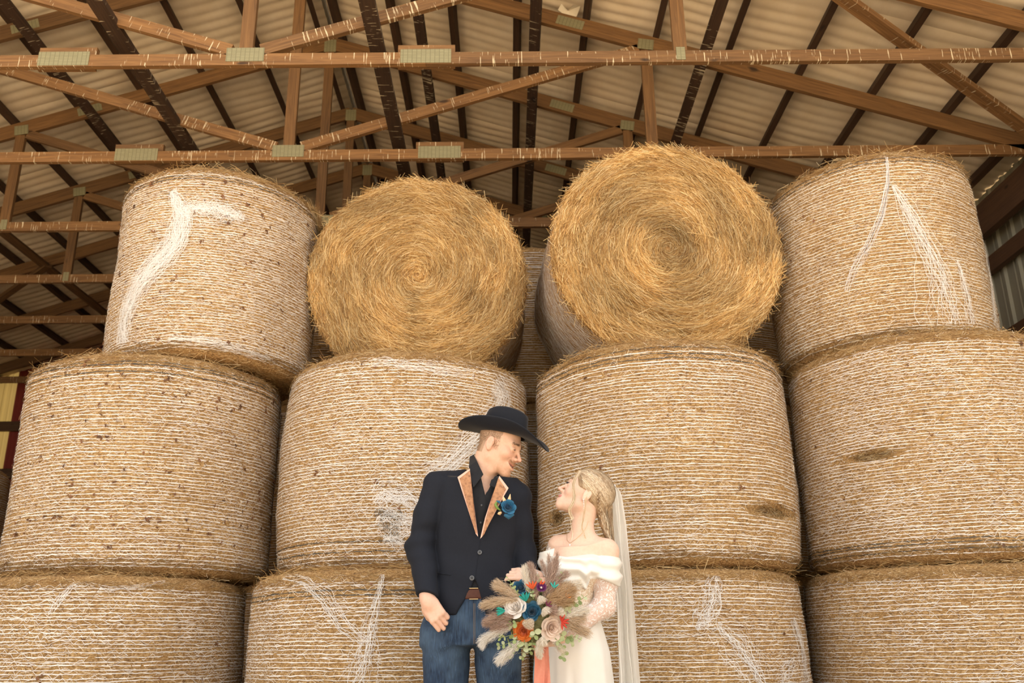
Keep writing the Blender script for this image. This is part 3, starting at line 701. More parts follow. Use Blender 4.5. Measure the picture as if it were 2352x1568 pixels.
def relax(V, F, it=1, k=.5):
    for _ in range(it):
        s = np.zeros_like(V); c = np.zeros(len(V))
        for j in range(4):
            np.add.at(s, F[:, j], V[F[:, (j + 1) % 4]]); np.add.at(c, F[:, j], 1)
            np.add.at(s, F[:, j], V[F[:, (j + 3) % 4]]); np.add.at(c, F[:, j], 1)
        V = V + k * (s / np.maximum(c, 1)[:, None] - V)
    return V
def frame(fwd, up):
    f = np.asarray(fwd, float); f = f / np.linalg.norm(f); u = np.asarray(up, float); u = u - (u @ f) * f; u /= np.linalg.norm(u)
    l = np.cross(u, f)                       # the figure's left when facing fwd
    return np.stack([l, f, u], 1)            # columns: left, forward, up
def gauss(q, c, s): return np.exp(-(((q - np.asarray(c)) / np.asarray(s)) ** 2).sum(1))

def head_sdf(q, g):
    """q in head space: x left, y forward, z up, metres; g: shape numbers"""
    w = g.get('w', 1.)
    q = q / g.get('s', 1.)
    ax = np.abs(q[:, 0]); m = np.stack([ax, q[:, 1], q[:, 2]], 1)
    d = ell(q, (0, -.014, .040), (.0745 * w, .097, .083))
    d = smin(d, ell(q, (0, .026, -.022), (.060 * w, .064, .078)), .03)
    d = smin(d, rcone(m, (.050 * w, .000, -.060), (.012, .072, -.098 + g.get('chin', 0)), .020, .0185), .028)      # jaw
    d = smin(d, ell(q, (0, .076, -.100 + g.get('chin', 0)), (.021, .0175, .017)), .016)                            # chin
    d = smin(d, ell(m, (.043 * w, .058, -.022), (.024, .026, .024)), .022)                                         # cheek
    d = smin(d, rcone(m, (.0, .0815, .024), (.040, .070, .026), .014, .012), .018)                                  # brow
    d = smax(d, -ell(m, (.033, .098, .004), (.020, .020, .0135)), .014)                                            # socket
    nl = g.get('nose', 1.); nr = g.get('nr', 1.); mw = g.get('mw', 1.)
    d = smin(d, rcone(q, (0, .085, .014), (0, .085 + .029 * nl, -.026), .0085 * nr, .0100 * nr), .009)                        # nose bridge
    d = smin(d, ell(q, (0, .085 + .030 * nl, -.0285 + g.get('tip', 0)), (.0105 * nr, .0105 * nr, .0090 * nr)), .006)
    d = smin(d, ell(m, (.0125, .098, -.033), (.0085, .012, .0085)), .006)                                          # nostril wing
    d = smax(d, -ell(m, (.0062, .104, -.0415), (.0038, .0065, .004)), .003)
    d = smin(d, ell(q, (0, .076, -.066), (.030, .022, .026)), .015)                                                # muzzle
    sm = g.get('smile', 0.)                                                                                          # lips follow an arc
    arc = q.copy(); arc[:, 2] -= sm * (ax / .03) ** 2 * .012; arc[:, 1] += (ax / .03) ** 2 * .014
    op = g.get('open', 0.)
    d = smin(d, ell(arc, (0, .0965, -.0605 + op * .3), (.0265 * mw, .0085, .0048)), .005)
    d = smin(d, ell(arc, (0, .0945, -.0725 - op * .7), (.0230 * mw, .0090, .0058)), .006)
    d = smax(d, -ell(arc, (0, .102, -.0660 - op * .2), ((.0240 + op) * mw, .0125, .0012 + op * .55)), .003)
    d = smin(d, ell(m, (.0335, .0795, .0035), (.0165, .0125, .0120)), .004)                                         # lids over eyeball
    d = smax(d, -ell(m, (.0345, .0945, .0025), (.0125, .0075, .0032 * g.get('eye', 1.))), .002)                     # eye slit
    e = np.stack([m[:, 0] - .0755 * w, m[:, 1] + .012 + .25 * (m[:, 0] - .0755), m[:, 2] + .004], 1)                # ear
    ear = ell(e, (.004, -.002, 0), (.010, .0185, .0315)); ear = smin(ear, ell(e, (.003, .002, -.026), (.006, .009, .010)), .006)
    ear = smax(ear, -ell(e, (.013, .003, .002), (.007, .0105, .019)), .004)
    ear = smin(ear, ell(e, (.007, .004, -.002), (.004, .004, .012)), .004)
    d = smin(d, ear, .006)
    return d * g.get('s', 1.)
def finger(p, w0, dirs, lens, rad):
    pts = [np.asarray(w0, float)]
    for dv, L in zip(dirs, lens): pts.append(pts[-1] + np.asarray(dv) * L)
    return chain(p, pts, rad)
def hand_sdf(p, wrist, R, sc, curl, spread=.0, thumb=((.55, .75, .1), (.35, .9, -.2), (.1, .95, -.3))):
    """R columns: x towards the thumb side, y along the fingers, z out of the back of the hand"""
    q = (p - np.asarray(wrist)) @ R / sc
    d = rbox(q, (.0, .050, -.002), (.041, .046, .014), .013)
    d = smin(d, rcone(q, (0, -.02, 0), (0, .02, 0), .026, .027), .02)
    d = smin(d, ell(q, (.030, .030, -.010), (.019, .032, .014)), .012)
    lens = ((.044, .026, .020), (.048, .030, .022), (.044, .028, .021), (.034, .021, .018))
    for i, x in enumerate((.031, .0105, -.0105, -.0305)):
        a = 0.; dirs = []
        for c in curl[i]:
            a += c; dirs.append((spread * (x / .03) * math.cos(a), math.cos(a), -math.sin(a)))
        kn = (x, .090 - .006 * abs(i - 1), .001)
        f = finger(q, kn, dirs, lens[i], (.0100, .0092, .0083, .0070))
        f = np.minimum(f, ell(q, kn, (.0108, .011, .0102)))
        d = smin(d, f, .0045)
    t = finger(q, (.030, .016, -.006), [np.array(v) / np.linalg.norm(v) for v in thumb], (.036, .032, .026), (.0145, .0118, .0105, .0080))
    d = smin(d, t, .006)
    return d * sc
# ================================================================== the groom
def skin_mat(name, rough=.5):
    n = NT(name); c = n.attr(); g = n.noise(n.coords('Object'), 90, 3, .6)
    c = n.mix(c, n.ramp(g, [(.3, (.94, .92, .91)), (.7, (1.03, 1.03, 1.03))]), 1., 'MULTIPLY')
    n.set(Base_Color=c, Roughness=rough, Subsurface_Weight=.12, Subsurface_Scale=.012, Subsurface_Radius=(1., .4, .25)); return n.mat
M_SKIN = skin_mat('skin')
def cloth(name, c1, c2, scale=(120, 120, 120), rough=.85, bump=.15, sheen=.2):
    n = NT(name); g = n.noise(n.coords('Object', scale), 1., 2, .6); g2 = n.noise(n.coords('Object'), 5, 2)
    col = n.mix(n.mix(c1, c2, g), c2, n.math('MULTIPLY', g2, .35)); n.set(Base_Color=col, Roughness=rough, Sheen_Weight=sheen, Sheen_Roughness=.4, Specular_IOR_Level=.25); n.bump(g, bump, .001); return n.mat
M_JACKET = cloth('jacket_wool', (.0085, .0105, .0175), (.0140, .0170, .0265), sheen=.03)
M_SHIRT = cloth('black_shirt', (.008, .009, .012), (.013, .014, .018), rough=.7)
M_FELT = cloth('black_felt', (.007, .0085, .014), (.010, .012, .019), rough=.8, sheen=.10)
n_ = NT('denim'); _a = n_.noise(n_.coords('Object', (260, 260, 18)), 1., 3, .6); _b = n_.noise(n_.coords('Object'), 7, 3); _w = n_.noise(n_.coords('Object', (30, 30, 60)), 1., 2)
_col = n_.ramp(_a, [(.3, (.006, .013, .030)), (.6, (.018, .042, .092)), (.8, (.07, .13, .22))]); _col = n_.mix(_col, n_.mix(_col, (.13, .22, .34), .4), n_.ramp(_b, [(.45, (0, 0, 0)), (.75, (1, 1, 1))]))
n_.set(Base_Color=_col, Roughness=.9); n_.bump(_a, .3, .001); M_DENIM = n_.mat
M_LEATHER = cloth('belt_leather', (.05, .016, .010), (.10, .034, .02), rough=.45)
n_ = NT('tooled_leather'); _v = n_.node('ShaderNodeTexVoronoi', inp={'Vector': n_.coords('Object'), 'Scale': 75.}); _g = n_.noise(n_.coords('Object'), 60, 3, .6, 2.)
_col = n_.mix(n_.ramp(_g, [(.35, (.14, .050, .020)), (.6, (.38, .17, .075))]), (.50, .26, .13), _v.outputs['Distance']); n_.set(Base_Color=_col, Roughness=.5); n_.bump(_g, .8, .004); M_TOOLED = n_.mat
M_EDGE = plain('lapel_edge', (.74, .46, .36), .5)
M_HAIR_T = tinted('hair', .55)
M_EYE = plain('eye', (.03, .02, .015), .15); M_SCLERA = plain('eye_white', (.75, .72, .68), .2); M_TEETH = plain('teeth', (.82, .78, .68), .3)
M_BTN = plain('button', (.045, .05, .06), .3)
M_BRASS = plain('belt_brass', (.65, .48, .25), .35, Metallic=.9)

GY = 3.95
groom = empty('person', tuple(P(1095, 1500, GY)[:2]) + (0.,))
tag(groom, 'groom in black cowboy hat, black jacket with tooled leather lapels and blue jeans', 'person')
def child(name, V, F, mat, par=None, cols=None, smooth=True):
    root = par if par is not None else groom
    base = np.array(root.location) if root.parent is None else np.array(root.parent.location)
    return link(name, fast_mesh(name, np.asarray(V) - base, F, cols, smooth), mat, root)

# ---- head placement
_p = math.radians(22.5); _yw = math.radians(69)
g_f = np.array([math.sin(_yw) * math.cos(_p), -math.cos(_yw) * math.cos(_p), -math.sin(_p)])
g_u = np.array([math.sin(_yw) * math.sin(_p), -math.cos(_yw) * math.sin(_p), math.cos(_p)]) + np.array([.02, .06, 0])
GR = frame(g_f, g_u)
GS = .985
GHC = P(1128, 1016, GY - .085) - GR @ (np.array([-.0755, -.012, -.004]) * GS)
GSH = dict(w=1.0, s=GS, smile=1.35, open=.0095, eye=.75, nose=1.0, chin=-.006, mw=1.35, nr=.80)
g_neck0 = GHC + GR @ np.array([0, -.030, -.045]); g_neck1 = P(1103, 1112, GY + .01)
gS_l, gS_r = P(1010, 1119, GY), P(1186, 1146, GY + .02)          # shoulder joints
gE_l, gW_l = P(966, 1254, GY - .01), P(984, 1383, GY - .125)
gE_r, gW_r = P(1198, 1268, GY + .05), P(1222, 1352, GY - .06)
gK_l = P(1016, 1433, GY - .165)
HRl = np.stack(basis(gK_l - gW_l, (0, -1, 0)), 1)                # columns: along, side, out
_al = HRl[:, 0]; _out = np.array([-.25, -.95, .1]); _out = _out - (_out @ _al) * _al; _out /= np.linalg.norm(_out)
HAND_L = np.stack([np.cross(_al, _out), _al, _out], 1)
HAND_R = np.stack(basis((.5, -.6, .3)), 1); HAND_R = np.stack([HAND_R[:, 1], HAND_R[:, 0], HAND_R[:, 2]], 1)
def groom_body(p):
    d = head_sdf((p - GHC) @ GR, GSH)
    nk = chain(p, [g_neck0, (g_neck0 + g_neck1) / 2 + np.array([.0, -.0, 0]), g_neck1, g_neck1 + np.array([-.005, .01, -.10])], [.062, .060, .066, .085])
    adam = ell(p, (g_neck0 * .42 + g_neck1 * .58) + np.array([.028, -.052, 0]), (.016, .016, .022))
    d = smin(d, smin(nk, adam, .02), .028)
    ch = np.minimum(rcone(p, gS_l + (0, 0, -.02), gS_r + (0, 0, -.02), .05, .05), rcone(p, g_neck1 + (0, 0, -.1), g_neck1 + (0, 0, -.35), .1, .09))
    return smin(d, ch, .03)
V1, F1 = sdf_mesh(groom_body, GHC - (.20, .18, .42), GHC + (.20, .18, .17), .0031, 'g')
curl_l = [(.55, 1.45, 1.0), (.6, 1.5, 1.0), (.62, 1.5, 1.0), (.62, 1.45, 1.0)]
def groom_hand_l(p):
    d = hand_sdf(p, gW_l, HAND_L, .93, curl_l, thumb=((.35, .85, -.5), (-.2, .8, -.75), (-.5, .55, -.6)))
    return smin(d, rcone(p, gW_l, gW_l + (gE_l - gW_l) * .45, .030, .040), .015)
V2, F2 = sdf_mesh(groom_hand_l, gW_l - (.14, .14, .14), gW_l + (.14, .14, .12), .0027, 'g')
def groom_hand_r(p):
    d = hand_sdf(p, gW_r, HAND_R, 1.0, [(.5, .8, .6)] * 4)
    return smin(d, rcone(p, gW_r, gW_r + (gE_r - gW_r) * .5, .030, .040), .015)
V3, F3 = sdf_mesh(groom_hand_r, gW_r - (.15, .2, .14), gW_r + (.17, .12, .17), .0048, 'g')
V1 = relax(V1, F1, 1, .4)
def groom_tint(V):
    q = (V - GHC) @ GR / GS; c = np.tile(np.array([(.74, .47, .34)]), (len(V), 1)); m = np.abs(q); m[:, 1:] = q[:, 1:]
    def mixc(col, a): nonlocal c; a = np.clip(a, 0, 1)[:, None]; c = c * (1 - a) + np.array(col) * a
    hd = np.linalg.norm(q, axis=1) < .16
    mixc((.84, .42, .32), .45 * gauss(m, (.048, .07, -.025), (.03, .03, .022)) * hd)
    mixc((.82, .40, .31), .55 * gauss(q, (0, .118, -.028), (.016, .02, .014)) * hd)
    mixc((.80, .42, .33), .5 * gauss(m, (.082, -.014, -.004), (.014, .03, .04)) * hd)
    arc = q[:, 2] - (m[:, 0] / .03) ** 2 * .012
    lips = np.exp(-((arc + .066) / .0095) ** 2) * (m[:, 0] < .028) * (q[:, 1] > .082 - (m[:, 0] / .03) ** 2 * .014); mixc((.62, .27, .22), lips * .75 * hd)
    inside = np.exp(-((arc + .0675) / .004) ** 2) * (m[:, 0] < .026) * (q[:, 1] < .094) * (q[:, 1] > .06); mixc((.12, .03, .03), inside * hd)
    st = (np.exp(-((q[:, 2] + .100) / .022) ** 2) * (q[:, 1] > .045) + .75 * np.exp(-((q[:, 2] + .050) / .008) ** 2) * (q[:, 1] > .075) * (m[:, 0] < .03)); mixc((.50, .26, .14), np.clip(st, 0, 1) * .55 * hd)
    mixc((.62, .38, .27), .35 * gauss(m, (.05, .03, -.075), (.03, .05, .03)) * hd)
    hair = (q[:, 2] > .000 - .35 * (q[:, 1] + .01)) & (q[:, 1] < .020) & ((q[:, 1] < -.030) | (q[:, 2] > .022)) & hd
    hair |= (q[:, 1] < -.045) & (q[:, 2] > -.055) & hd
    mixc((.38, .245, .15), hair * .75)
    mixc((.72, .44, .34), .3 * (1 - hd))
    return c
V, F = merge([(V1, F1), (V2, F2), (V3, F3)])
g_body = child('body', V, F, M_SKIN, cols=groom_tint(V))
def hp(x, y, z): return GHC + GR @ (np.array([x, y, z]) * GS)
def ball(c, r, n=16, sq=(1, 1, 1)):
    a = np.linspace(0, np.pi, n // 2 + 1); b = np.linspace(0, 2 * np.pi, n, endpoint=False); A, Bq = np.meshgrid(a, b, indexing='ij')
    return np.asarray(c) + r * np.stack([np.sin(A) * np.cos(Bq) * sq[0], np.sin(A) * np.sin(Bq) * sq[1], np.cos(A) * sq[2]], -1).reshape(-1, 3), grid_faces(n // 2 + 1, n, wrap_v=True)
for s in (-1, 1):
    v, f = ball(hp(s * .0335, .0765, .0035), .0125 * GS); ey = child('eye', v, f, M_SCLERA)
    v, f = ball(hp(s * .0335, .0815, .0025), .0080 * GS); child('iris', v, f, M_EYE, ey)
# teeth: an arc behind the open lips
_t = np.linspace(-1, 1, 15); _tv = []
for zz in (-.0605, -.0700): _tv.append([hp(x * .020, .0905 - .013 * x * x, zz + .007 * x * x) for x in _t])
child('teeth', np.array(_tv).reshape(-1, 3), grid_faces(2, 15), M_TEETH)

# ---- short strand hair helper
def strands(root_pts, dirs, nrm, L, w, cols, k=4, droop=0., seed=0, curl=.15):
    rs = np.random.RandomState(seed); n = len(root_pts); s = np.linspace(0, 1, k)[None, :, None]
    pts = root_pts[:, None] + dirs[:, None] * (L[:, None, None] * s) + rs.normal(0, curl, (n, 1, 3)) * (L[:, None, None] * s * s) + np.array([0, 0, -droop]) * (L[:, None, None] * s * s)
    sd = unit(np.cross(dirs, nrm))[:, None].repeat(k, 1)
    return ribbon(pts, sd, w[:, None] * np.linspace(1, .35, k)[None, :], cols)
def vnormals(V, F):
    n = np.cross(V[F[:, 2]] - V[F[:, 0]], V[F[:, 3]] - V[F[:, 1]]); N = np.zeros_like(V)
    for j in range(4): np.add.at(N, F[:, j], n)
    return unit(N)
N1 = vnormals(V1, F1); q1 = (V1 - GHC) @ GR / GS; m1 = np.abs(q1[:, 0])
def grow(name, mask, n, dirl, L, wid, col, seed, par=None, lift=.5, droop=0., pair=False):
    if pair:
        for sg in (q1[:, 0] < 0, q1[:, 0] >= 0): grow(name, mask & sg, n // 2, dirl, L, wid, col, seed, par, lift, droop)
        return
    rs = np.random.RandomState(seed); ids = np.where(mask)[0]
    if len(ids) == 0: return
    ids = ids[rs.randint(0, len(ids), n)]
    r = V1[ids] + rs.normal(0, .0012, (n, 3)); d = unit((GR @ np.asarray(dirl, float))[None] + N1[ids] * lift + rs.normal(0, .22, (n, 3)))
    c = np.array(col) * rs.uniform(.65, 1.25, (n, 1))
    v, f, c = strands(r, d, N1[ids], rs.uniform(*L, n), np.full(n, wid), np.clip(c, 0, 1), 3, droop, seed)
    child(name, v, f, M_HAIR_T, par, c, False)
fade = (q1[:, 1] < .012) & (q1[:, 2] > -.012 - .30 * (q1[:, 1] + .02)) & ((q1[:, 1] < -.034) | (q1[:, 2] > .03)) & (q1[:, 2] < .09) & (m1 > .02)
side = (q1[:, 1] > .0) & (q1[:, 1] < .024) & (q1[:, 2] > -.022) & (q1[:, 2] < .06) & (m1 > .055)
grow('hair', fade | side | ((q1[:, 1] < -.06) & (q1[:, 2] > -.05)), 7000, (0, -.4, -1), (.003, .0065), .00045, (.34, .22, .13), 5, lift=.25)
arc1 = q1[:, 2] - (m1 / .03) ** 2 * .010
grow('moustache', (np.abs(arc1 + .0515) < .0052) & (m1 < .032) & (q1[:, 1] > .07), 700, (0, .2, -1), (.003, .007), .00045, (.45, .24, .12), 6, lift=.25)
grow('beard', (q1[:, 2] < -.085) & (q1[:, 1] > .052) & (m1 < .034), 1500, (0, .2, -1), (.002, .005), .00042, (.46, .24, .12), 7, lift=.4)
grow('eyebrow', (np.abs(q1[:, 2] - .0265 - .004 * np.sin(m1 / .05 * 3.1)) < .0028) & (m1 > .014) & (m1 < .052) & (q1[:, 1] > .06), 420, (0, .15, .15), (.004, .007), .0005, (.20, .12, .07), 8, lift=.3, pair=True)
for s in (-1, 1):
    lx = np.linspace(.0225, .0475, 12); v, f = tube_mesh_data(np.array([hp(s * x, .0925 - ((x - .034) / .0145) ** 2 * .0085, .0050 - ((x - .034) / .0145) ** 2 * .0022) for x in lx]), .0011 * np.sin(np.linspace(.25, 2.9, 12)), 6); child('eyelash', v, f, M_EYE)

# ---- clothes
def px_rows(rows, Y, ry):
    out = []
    for (v, l, r, q) in rows:
        a, b = P(l, v, Y), P(r, v, Y); out.append(((a[2] + b[2]) / 2, (a[0] + b[0]) / 2, Y + q, (b[0] - a[0]) / 2, ry if np.isscalar(ry) else ry(v)))
    return out
g_rows = [(1100, 1010, 1185, .0), (1135, 1002, 1196, .0), (1180, 1000, 1194, .0), (1230, 999, 1186, .0), (1280, 997, 1178, .0), (1330, 990, 1180, .0), (1375, 982, 1186, .0), (1432, 974, 1192, .0), (1460, 962, 1196, .0)]
g_tab = px_rows(g_rows, GY, lambda v: np.interp(v, [1100, 1160, 1280, 1430], [.105, .128, .118, .128]))
def torso(p, grow=0.):
    d = loft(p, [(z, cx, cy, rx + grow, ry + grow) for z, cx, cy, rx, ry in g_tab])
    sh = np.minimum(rcone(p, g_neck1 + (-.035, .02, .010), gS_l + (-.018, 0, .014), .066, .056), rcone(p, g_neck1 + (.04, .02, -.002), gS_r + (.012, 0, .010), .066, .056)) - grow
    return smin(d, sh, .05)
def folds(p, a, f, seed): return a * noise3(p * np.asarray(f), seed)
def v_cut(p):
    """open front of the jacket: V over the shirt and cut-away below the button, as half-width about the centre line"""
    rows = [(1060, 1080, 1150), (1095, 1079, 1146), (1160, 1087, 1128), (1235, 1102, 1104), (1242, 1104, 1100), (1325, 1096, 1086), (1333, 1088, 1092), (1348, 1083, 1099), (1375, 1069, 1104), (1400, 1053, 1112), (1440, 1036, 1122)]
    z, l, r = [], [], []
    for v, a, b in rows:
        A, B_ = P(a, v, GY - .12), P(b, v, GY - .12); z.append(A[2]); l.append(A[0]); r.append(B_[0])
    z = np.array(z)[::-1]; l = np.array(l)[::-1]; r = np.array(r)[::-1]
    L = np.interp(p[:, 2], z, l); R = np.interp(p[:, 2], z, r)
    return np.maximum(np.maximum(L - p[:, 0], p[:, 0] - R), p[:, 1] - (GY - .02))
g_hemz = P(1040, 1412, GY - .12)[2]
def jacket(p):
    d = torso(p) + folds(p, .008, (8, 8, 4), 3) + folds(p, .003, (22, 22, 9), 4) + .003 * np.sin(p[:, 2] * 42 + p[:, 0] * 30) * np.clip((1.30 - p[:, 2]) * 4, 0, 1)
    al = chain(p, [gS_l, gS_l + (gE_l - gS_l) * .5 + (-.008, 0, 0), gE_l, gE_l + (gW_l - gE_l) * .93], [.066, .064, .060, .050], .03)
    cr = .0035 * np.sin((p - gE_l) @ unit(gE_l - gS_l) * 95 + (p[:, 0] - gE_l[0]) * 40) * np.exp(-np.linalg.norm(p - gE_l, axis=1) ** 2 / .02)
    ar = chain(p, [gS_r, gS_r + (gE_r - gS_r) * .5, gE_r, gE_r + (gW_r - gE_r) * .9], [.062, .060, .056, .048], .03)
    cut = (p - (gE_l + (gW_l - gE_l) * .90)) @ unit(unit(gW_l - gE_l) + np.array([-.35, 0, 0]))
    al = smax(al + cr + folds(p, .007, (14, 14, 16), 5), cut, .004)
    d = smin(d, al, .010); d = smin(d, ar + folds(p, .004, (16, 16, 12), 8), .010)
    hem = g_hemz - p[:, 2] + .22 * np.clip(np.abs(p[:, 0] - P(1040, 1412, GY)[0]) - .02, 0, 1) ** 1.2 * (p[:, 0] < P(1090, 1412, GY)[0])
    hem = np.where(p[:, 1] > GY + .01, g_hemz - .055 - p[:, 2], hem)
    d = smax(d, hem, .006)
    d = smax(d, -v_cut(p), .006)
    col = np.linalg.norm((p - g_neck1 - (0, .0, .03)) * np.array([1, 1, .7]), axis=1) - .066     # neck hole
    return smax(d, -col, .008)
lo = np.array([P(920, 1440, GY)[0] - .02, GY - .22, g_hemz - .09]); hi = np.array([P(1245, 1200, GY)[0] + .03, GY + .22, gS_l[2] + .16])
V, F = sdf_mesh(jacket, lo, hi, .0055, 'j'); V = relax(V, F, 1, .5); child('jacket', V, F, M_JACKET)
def shirt(p):
    d = torso(p, -.013)
    d = smax(d, P(1090, 1356, GY - .1)[2] - p[:, 2], .004)
    d = smin(d, rcone(p, g_neck1 + (0, .008, -.06), g_neck1 + (0.0, .012, .0), .075, .066), .02)
    # open collar: a skin-showing notch in front
    nz = P(1120, 1138, GY - .13)[2]
    dz = p[:, 2] - nz
    cx = P(1114, 1138, GY - .12)[0] + .10 * dz
    notch = np.maximum(np.abs(p[:, 0] - cx) - .33 * np.maximum(dz, 0) - .0005, p[:, 1] - (GY - .01)); notch = np.maximum(notch, -dz)
    d = smax(d, -notch, .003)
    pl = np.abs(p[:, 0] - (P(1104, 1230, GY)[0] + (p[:, 2] - P(1104, 1230, GY)[2]) * .08)); d = d - .0025 * (pl < .016) * (p[:, 1] < GY)
    return d
V, F = sdf_mesh(shirt, lo, hi, .0065, 's'); child('shirt', V, F, M_SHIRT)
# shirt collar: two standing leaves with pointed tips
def plate_strip(name, pts_a, pts_b, th, mat, par=None, push=None):
    """thick strip between two polylines"""
    A = np.asarray(pts_a, float); Bp = np.asarray(pts_b, float); n = np.cross(np.gradient(A, axis=0), Bp - A); n = unit(n)
    if push is not None: n *= np.sign((n @ np.asarray(push)).sum() + 1e-9)
    V = np.concatenate([A, Bp, A + n * th, Bp + n * th]); m = len(A); F = []
    for i in range(m - 1):
        F += [(i, i + 1, m + i + 1, m + i), (2 * m + i, 3 * m + i, 3 * m + i + 1, 2 * m + i + 1), (i, 2 * m + i, 2 * m + i + 1, i + 1), (m + i, m + i + 1, 3 * m + i + 1, 3 * m + i)]
    F += [(0, m, 3 * m, 2 * m), (m - 1, 3 * m - 1, 4 * m - 1, 2 * m - 1)]
    return child(name, V, np.array(F), mat, par, smooth=False)
plate_strip('collar', [P(1089, 1046, GY + .0), P(1096, 1060, GY - .055), P(1103, 1076, GY - .085), P(1110, 1090, GY - .10)],
            [P(1080, 1051, GY + .0), P(1078, 1074, GY - .07), P(1082, 1099, GY - .115), P(1088, 1119, GY - .130)], .006, M_SHIRT, push=(0, -1, 0))
plate_strip('collar', [P(1130, 1104, GY - .10), P(1136, 1098, GY - .095), P(1147, 1094, GY - .06)],
            [P(1126, 1116, GY - .125), P(1139, 1122, GY - .125), P(1150, 1104, GY - .085)], .006, M_SHIRT, push=(0, -1, 0))
# tooled leather lapels, each with a pale rolled edge
def lapel(px, Ys):
    pts = np.array([P(u, v, y) for (u, v), y in zip(px, Ys)]); m = len(pts); c = pts.mean(0); th = np.array([0, -.006, 0])
    inner = c + (pts - c) * np.array([.84, .84, .93]) + th * 1.02
    V = np.concatenate([pts, pts + th]); F = [tuple(range(m)), tuple(range(m, 2 * m))[::-1]] + [(i, (i + 1) % m, m + (i + 1) % m, m + i) for i in range(m)]
    me = bpy.data.meshes.new('lapel'); me.from_pydata([tuple(v - np.array(groom.location)) for v in V], [], F); me.update()
    o = link('lapel', me, M_EDGE, groom); o['label'] = 'tooled tan leather lapel with pale edge'
    V = np.concatenate([inner, inner + th * .5]); me = bpy.data.meshes.new('tooled_panel'); me.from_pydata([tuple(v - np.array(groom.location)) for v in V], [], F); me.update()
    link('tooled_panel', me, M_TOOLED, o)
lapel([(1051, 1096), (1079, 1076), (1082, 1100), (1088, 1150), (1098, 1232), (1093, 1226)], [GY - .110, GY - .110, GY - .125, GY - .138, GY - .136, GY - .136])
lapel([(1147, 1093), (1168, 1121), (1157, 1140), (1108, 1232), (1103, 1237), (1114, 1190), (1130, 1140)], [GY - .118, GY - .125, GY - .132, GY - .136, GY - .136, GY - .138, GY - .130])
def disc(name, c, r, th, mat, par=None, holes=True):
    v, f = ball(c, r, 18, (1, th / r, 1)); return child(name, v, f, mat, par)
def press(u, v, fn, off=.001):
    ys = np.linspace(GY - .22, GY, 400); q = np.array([P(u, v, y) for y in ys]); d = fn(q); i = int(np.argmax(d < off)); return q[i]
def coat_button(u, v, r):
    c = press(u, v, jacket); o = disc('button', c, r, .0022, M_BTN)
    t = np.linspace(0, 2 * np.pi, 21); ring = c + np.stack([r * .80 * np.cos(t), t * 0 - .0018, r * .80 * np.sin(t)], 1); vv, ff = tube_mesh_data(ring, .0013, 6); child('button_rim', vv, ff, M_BTN2, o)
    vv, ff = ball(c + np.array([0, -.0016, 0]), r * .28, 8, (1, .5, 1)); child('button_thread', vv, ff, M_SHIRT, o)
M_BTN2 = plain('button_rim', (.16, .17, .19), .3)
coat_button(1102, 1268, .0095); coat_button(1084, 1327, .0105)
_e = np.array([press(1103 - 12 * t, 1240 + 90 * t, jacket, .0005) for t in np.linspace(0, 1, 16)]); _vv, _ff = tube_mesh_data(_e, .0012, 6); child('front_edge', _vv, _ff, M_JACKET)
_e = np.array([press(1008 + 28 * t, 1316 + 4 * t, jacket, .0005) for t in np.linspace(0, 1, 8)]); _vv, _ff = tube_mesh_data(_e, .0022, 6); child('pocket_welt', _vv, _ff, M_JACKET)
for (u, v) in ((1106, 1160), (1104, 1200)): disc('shirt_button', press(u, v, shirt), .005, .002, M_BTN)
# jeans, belt, boots
gH = P(1086, 1420, GY)
hipL, hipR = P(1030, 1440, GY), P(1142, 1440, GY)
legL, legR = np.array([hipL[0] - .005, GY + .0, .47]), np.array([hipR[0] + .012, GY + .0, .47])
def jeans(p):
    tb = px_rows([(1366, 990, 1185, 0), (1400, 978, 1192, 0), (1450, 970, 1196, 0), (1480, 970, 1196, 0)], GY, .112)
    d = loft(p, tb)
    a = chain(p, [P(1024, 1468, GY), legL, np.array([legL[0], GY + .02, .06])], [.104, .080, .082], .05)
    b = chain(p, [P(1143, 1468, GY), legR, np.array([legR[0], GY + .02, .06])], [.102, .080, .082], .05)
    d = smin(smin(d, a, .03), smin(d, b, .03), .012)
    d = d + folds(p, .005, (8, 8, 14), 12) + .0025 * np.sin(p[:, 2] * 70 + np.abs(p[:, 0] - gH[0]) * 60) * np.exp(-((p[:, 2] - .86) / .06) ** 2)
    fly = np.abs(p[:, 0] - P(1089, 1430, GY)[0]); d = d + .004 * np.exp(-(fly / .004) ** 2) * (p[:, 1] < GY) * (p[:, 2] > .82)
    return smax(d, .05 - p[:, 2], .004)
V, F = sdf_mesh(jeans, (lo[0], GY - .2, .03), (hi[0], GY + .2, P(1090, 1368, GY)[2]), .0075, 'jn'); V = relax(V, F, 1, .5); g_jeans = child('jeans', V, F, M_DENIM)
M_STITCH = plain('stitching', (.22, .16, .10), .7)
for off in (-.006, .012):
    pts = np.array([P(1089 + 160 * off, v, GY - .123 + .0) for v in np.linspace(1385, 1478, 14)]); v, f = tube_mesh_data(pts, .0008, 5); child('seam', v, f, M_STITCH, g_jeans)
def belt(p):
    d = loft(p, px_rows([(1349, 992, 1184, 0), (1376, 988, 1187, 0)], GY, .122)); return smax(d, -loft(p, px_rows([(1345, 998, 1178, 0), (1380, 996, 1180, 0)], GY, .108)), .002)
z0, z1 = P(1090, 1376, GY - .12)[2], P(1090, 1350, GY - .12)[2]
V, F = sdf_mesh(lambda p: smax(loft(p, px_rows([(1340, 992, 1184, 0), (1386, 988, 1187, 0)], GY, .119)), np.maximum(z0 - p[:, 2], p[:, 2] - z1), .003), (lo[0], GY - .2, z0 - .02), (hi[0], GY + .2, z1 + .02), .005, 'b'); g_belt = child('belt', V, F, M_LEATHER)
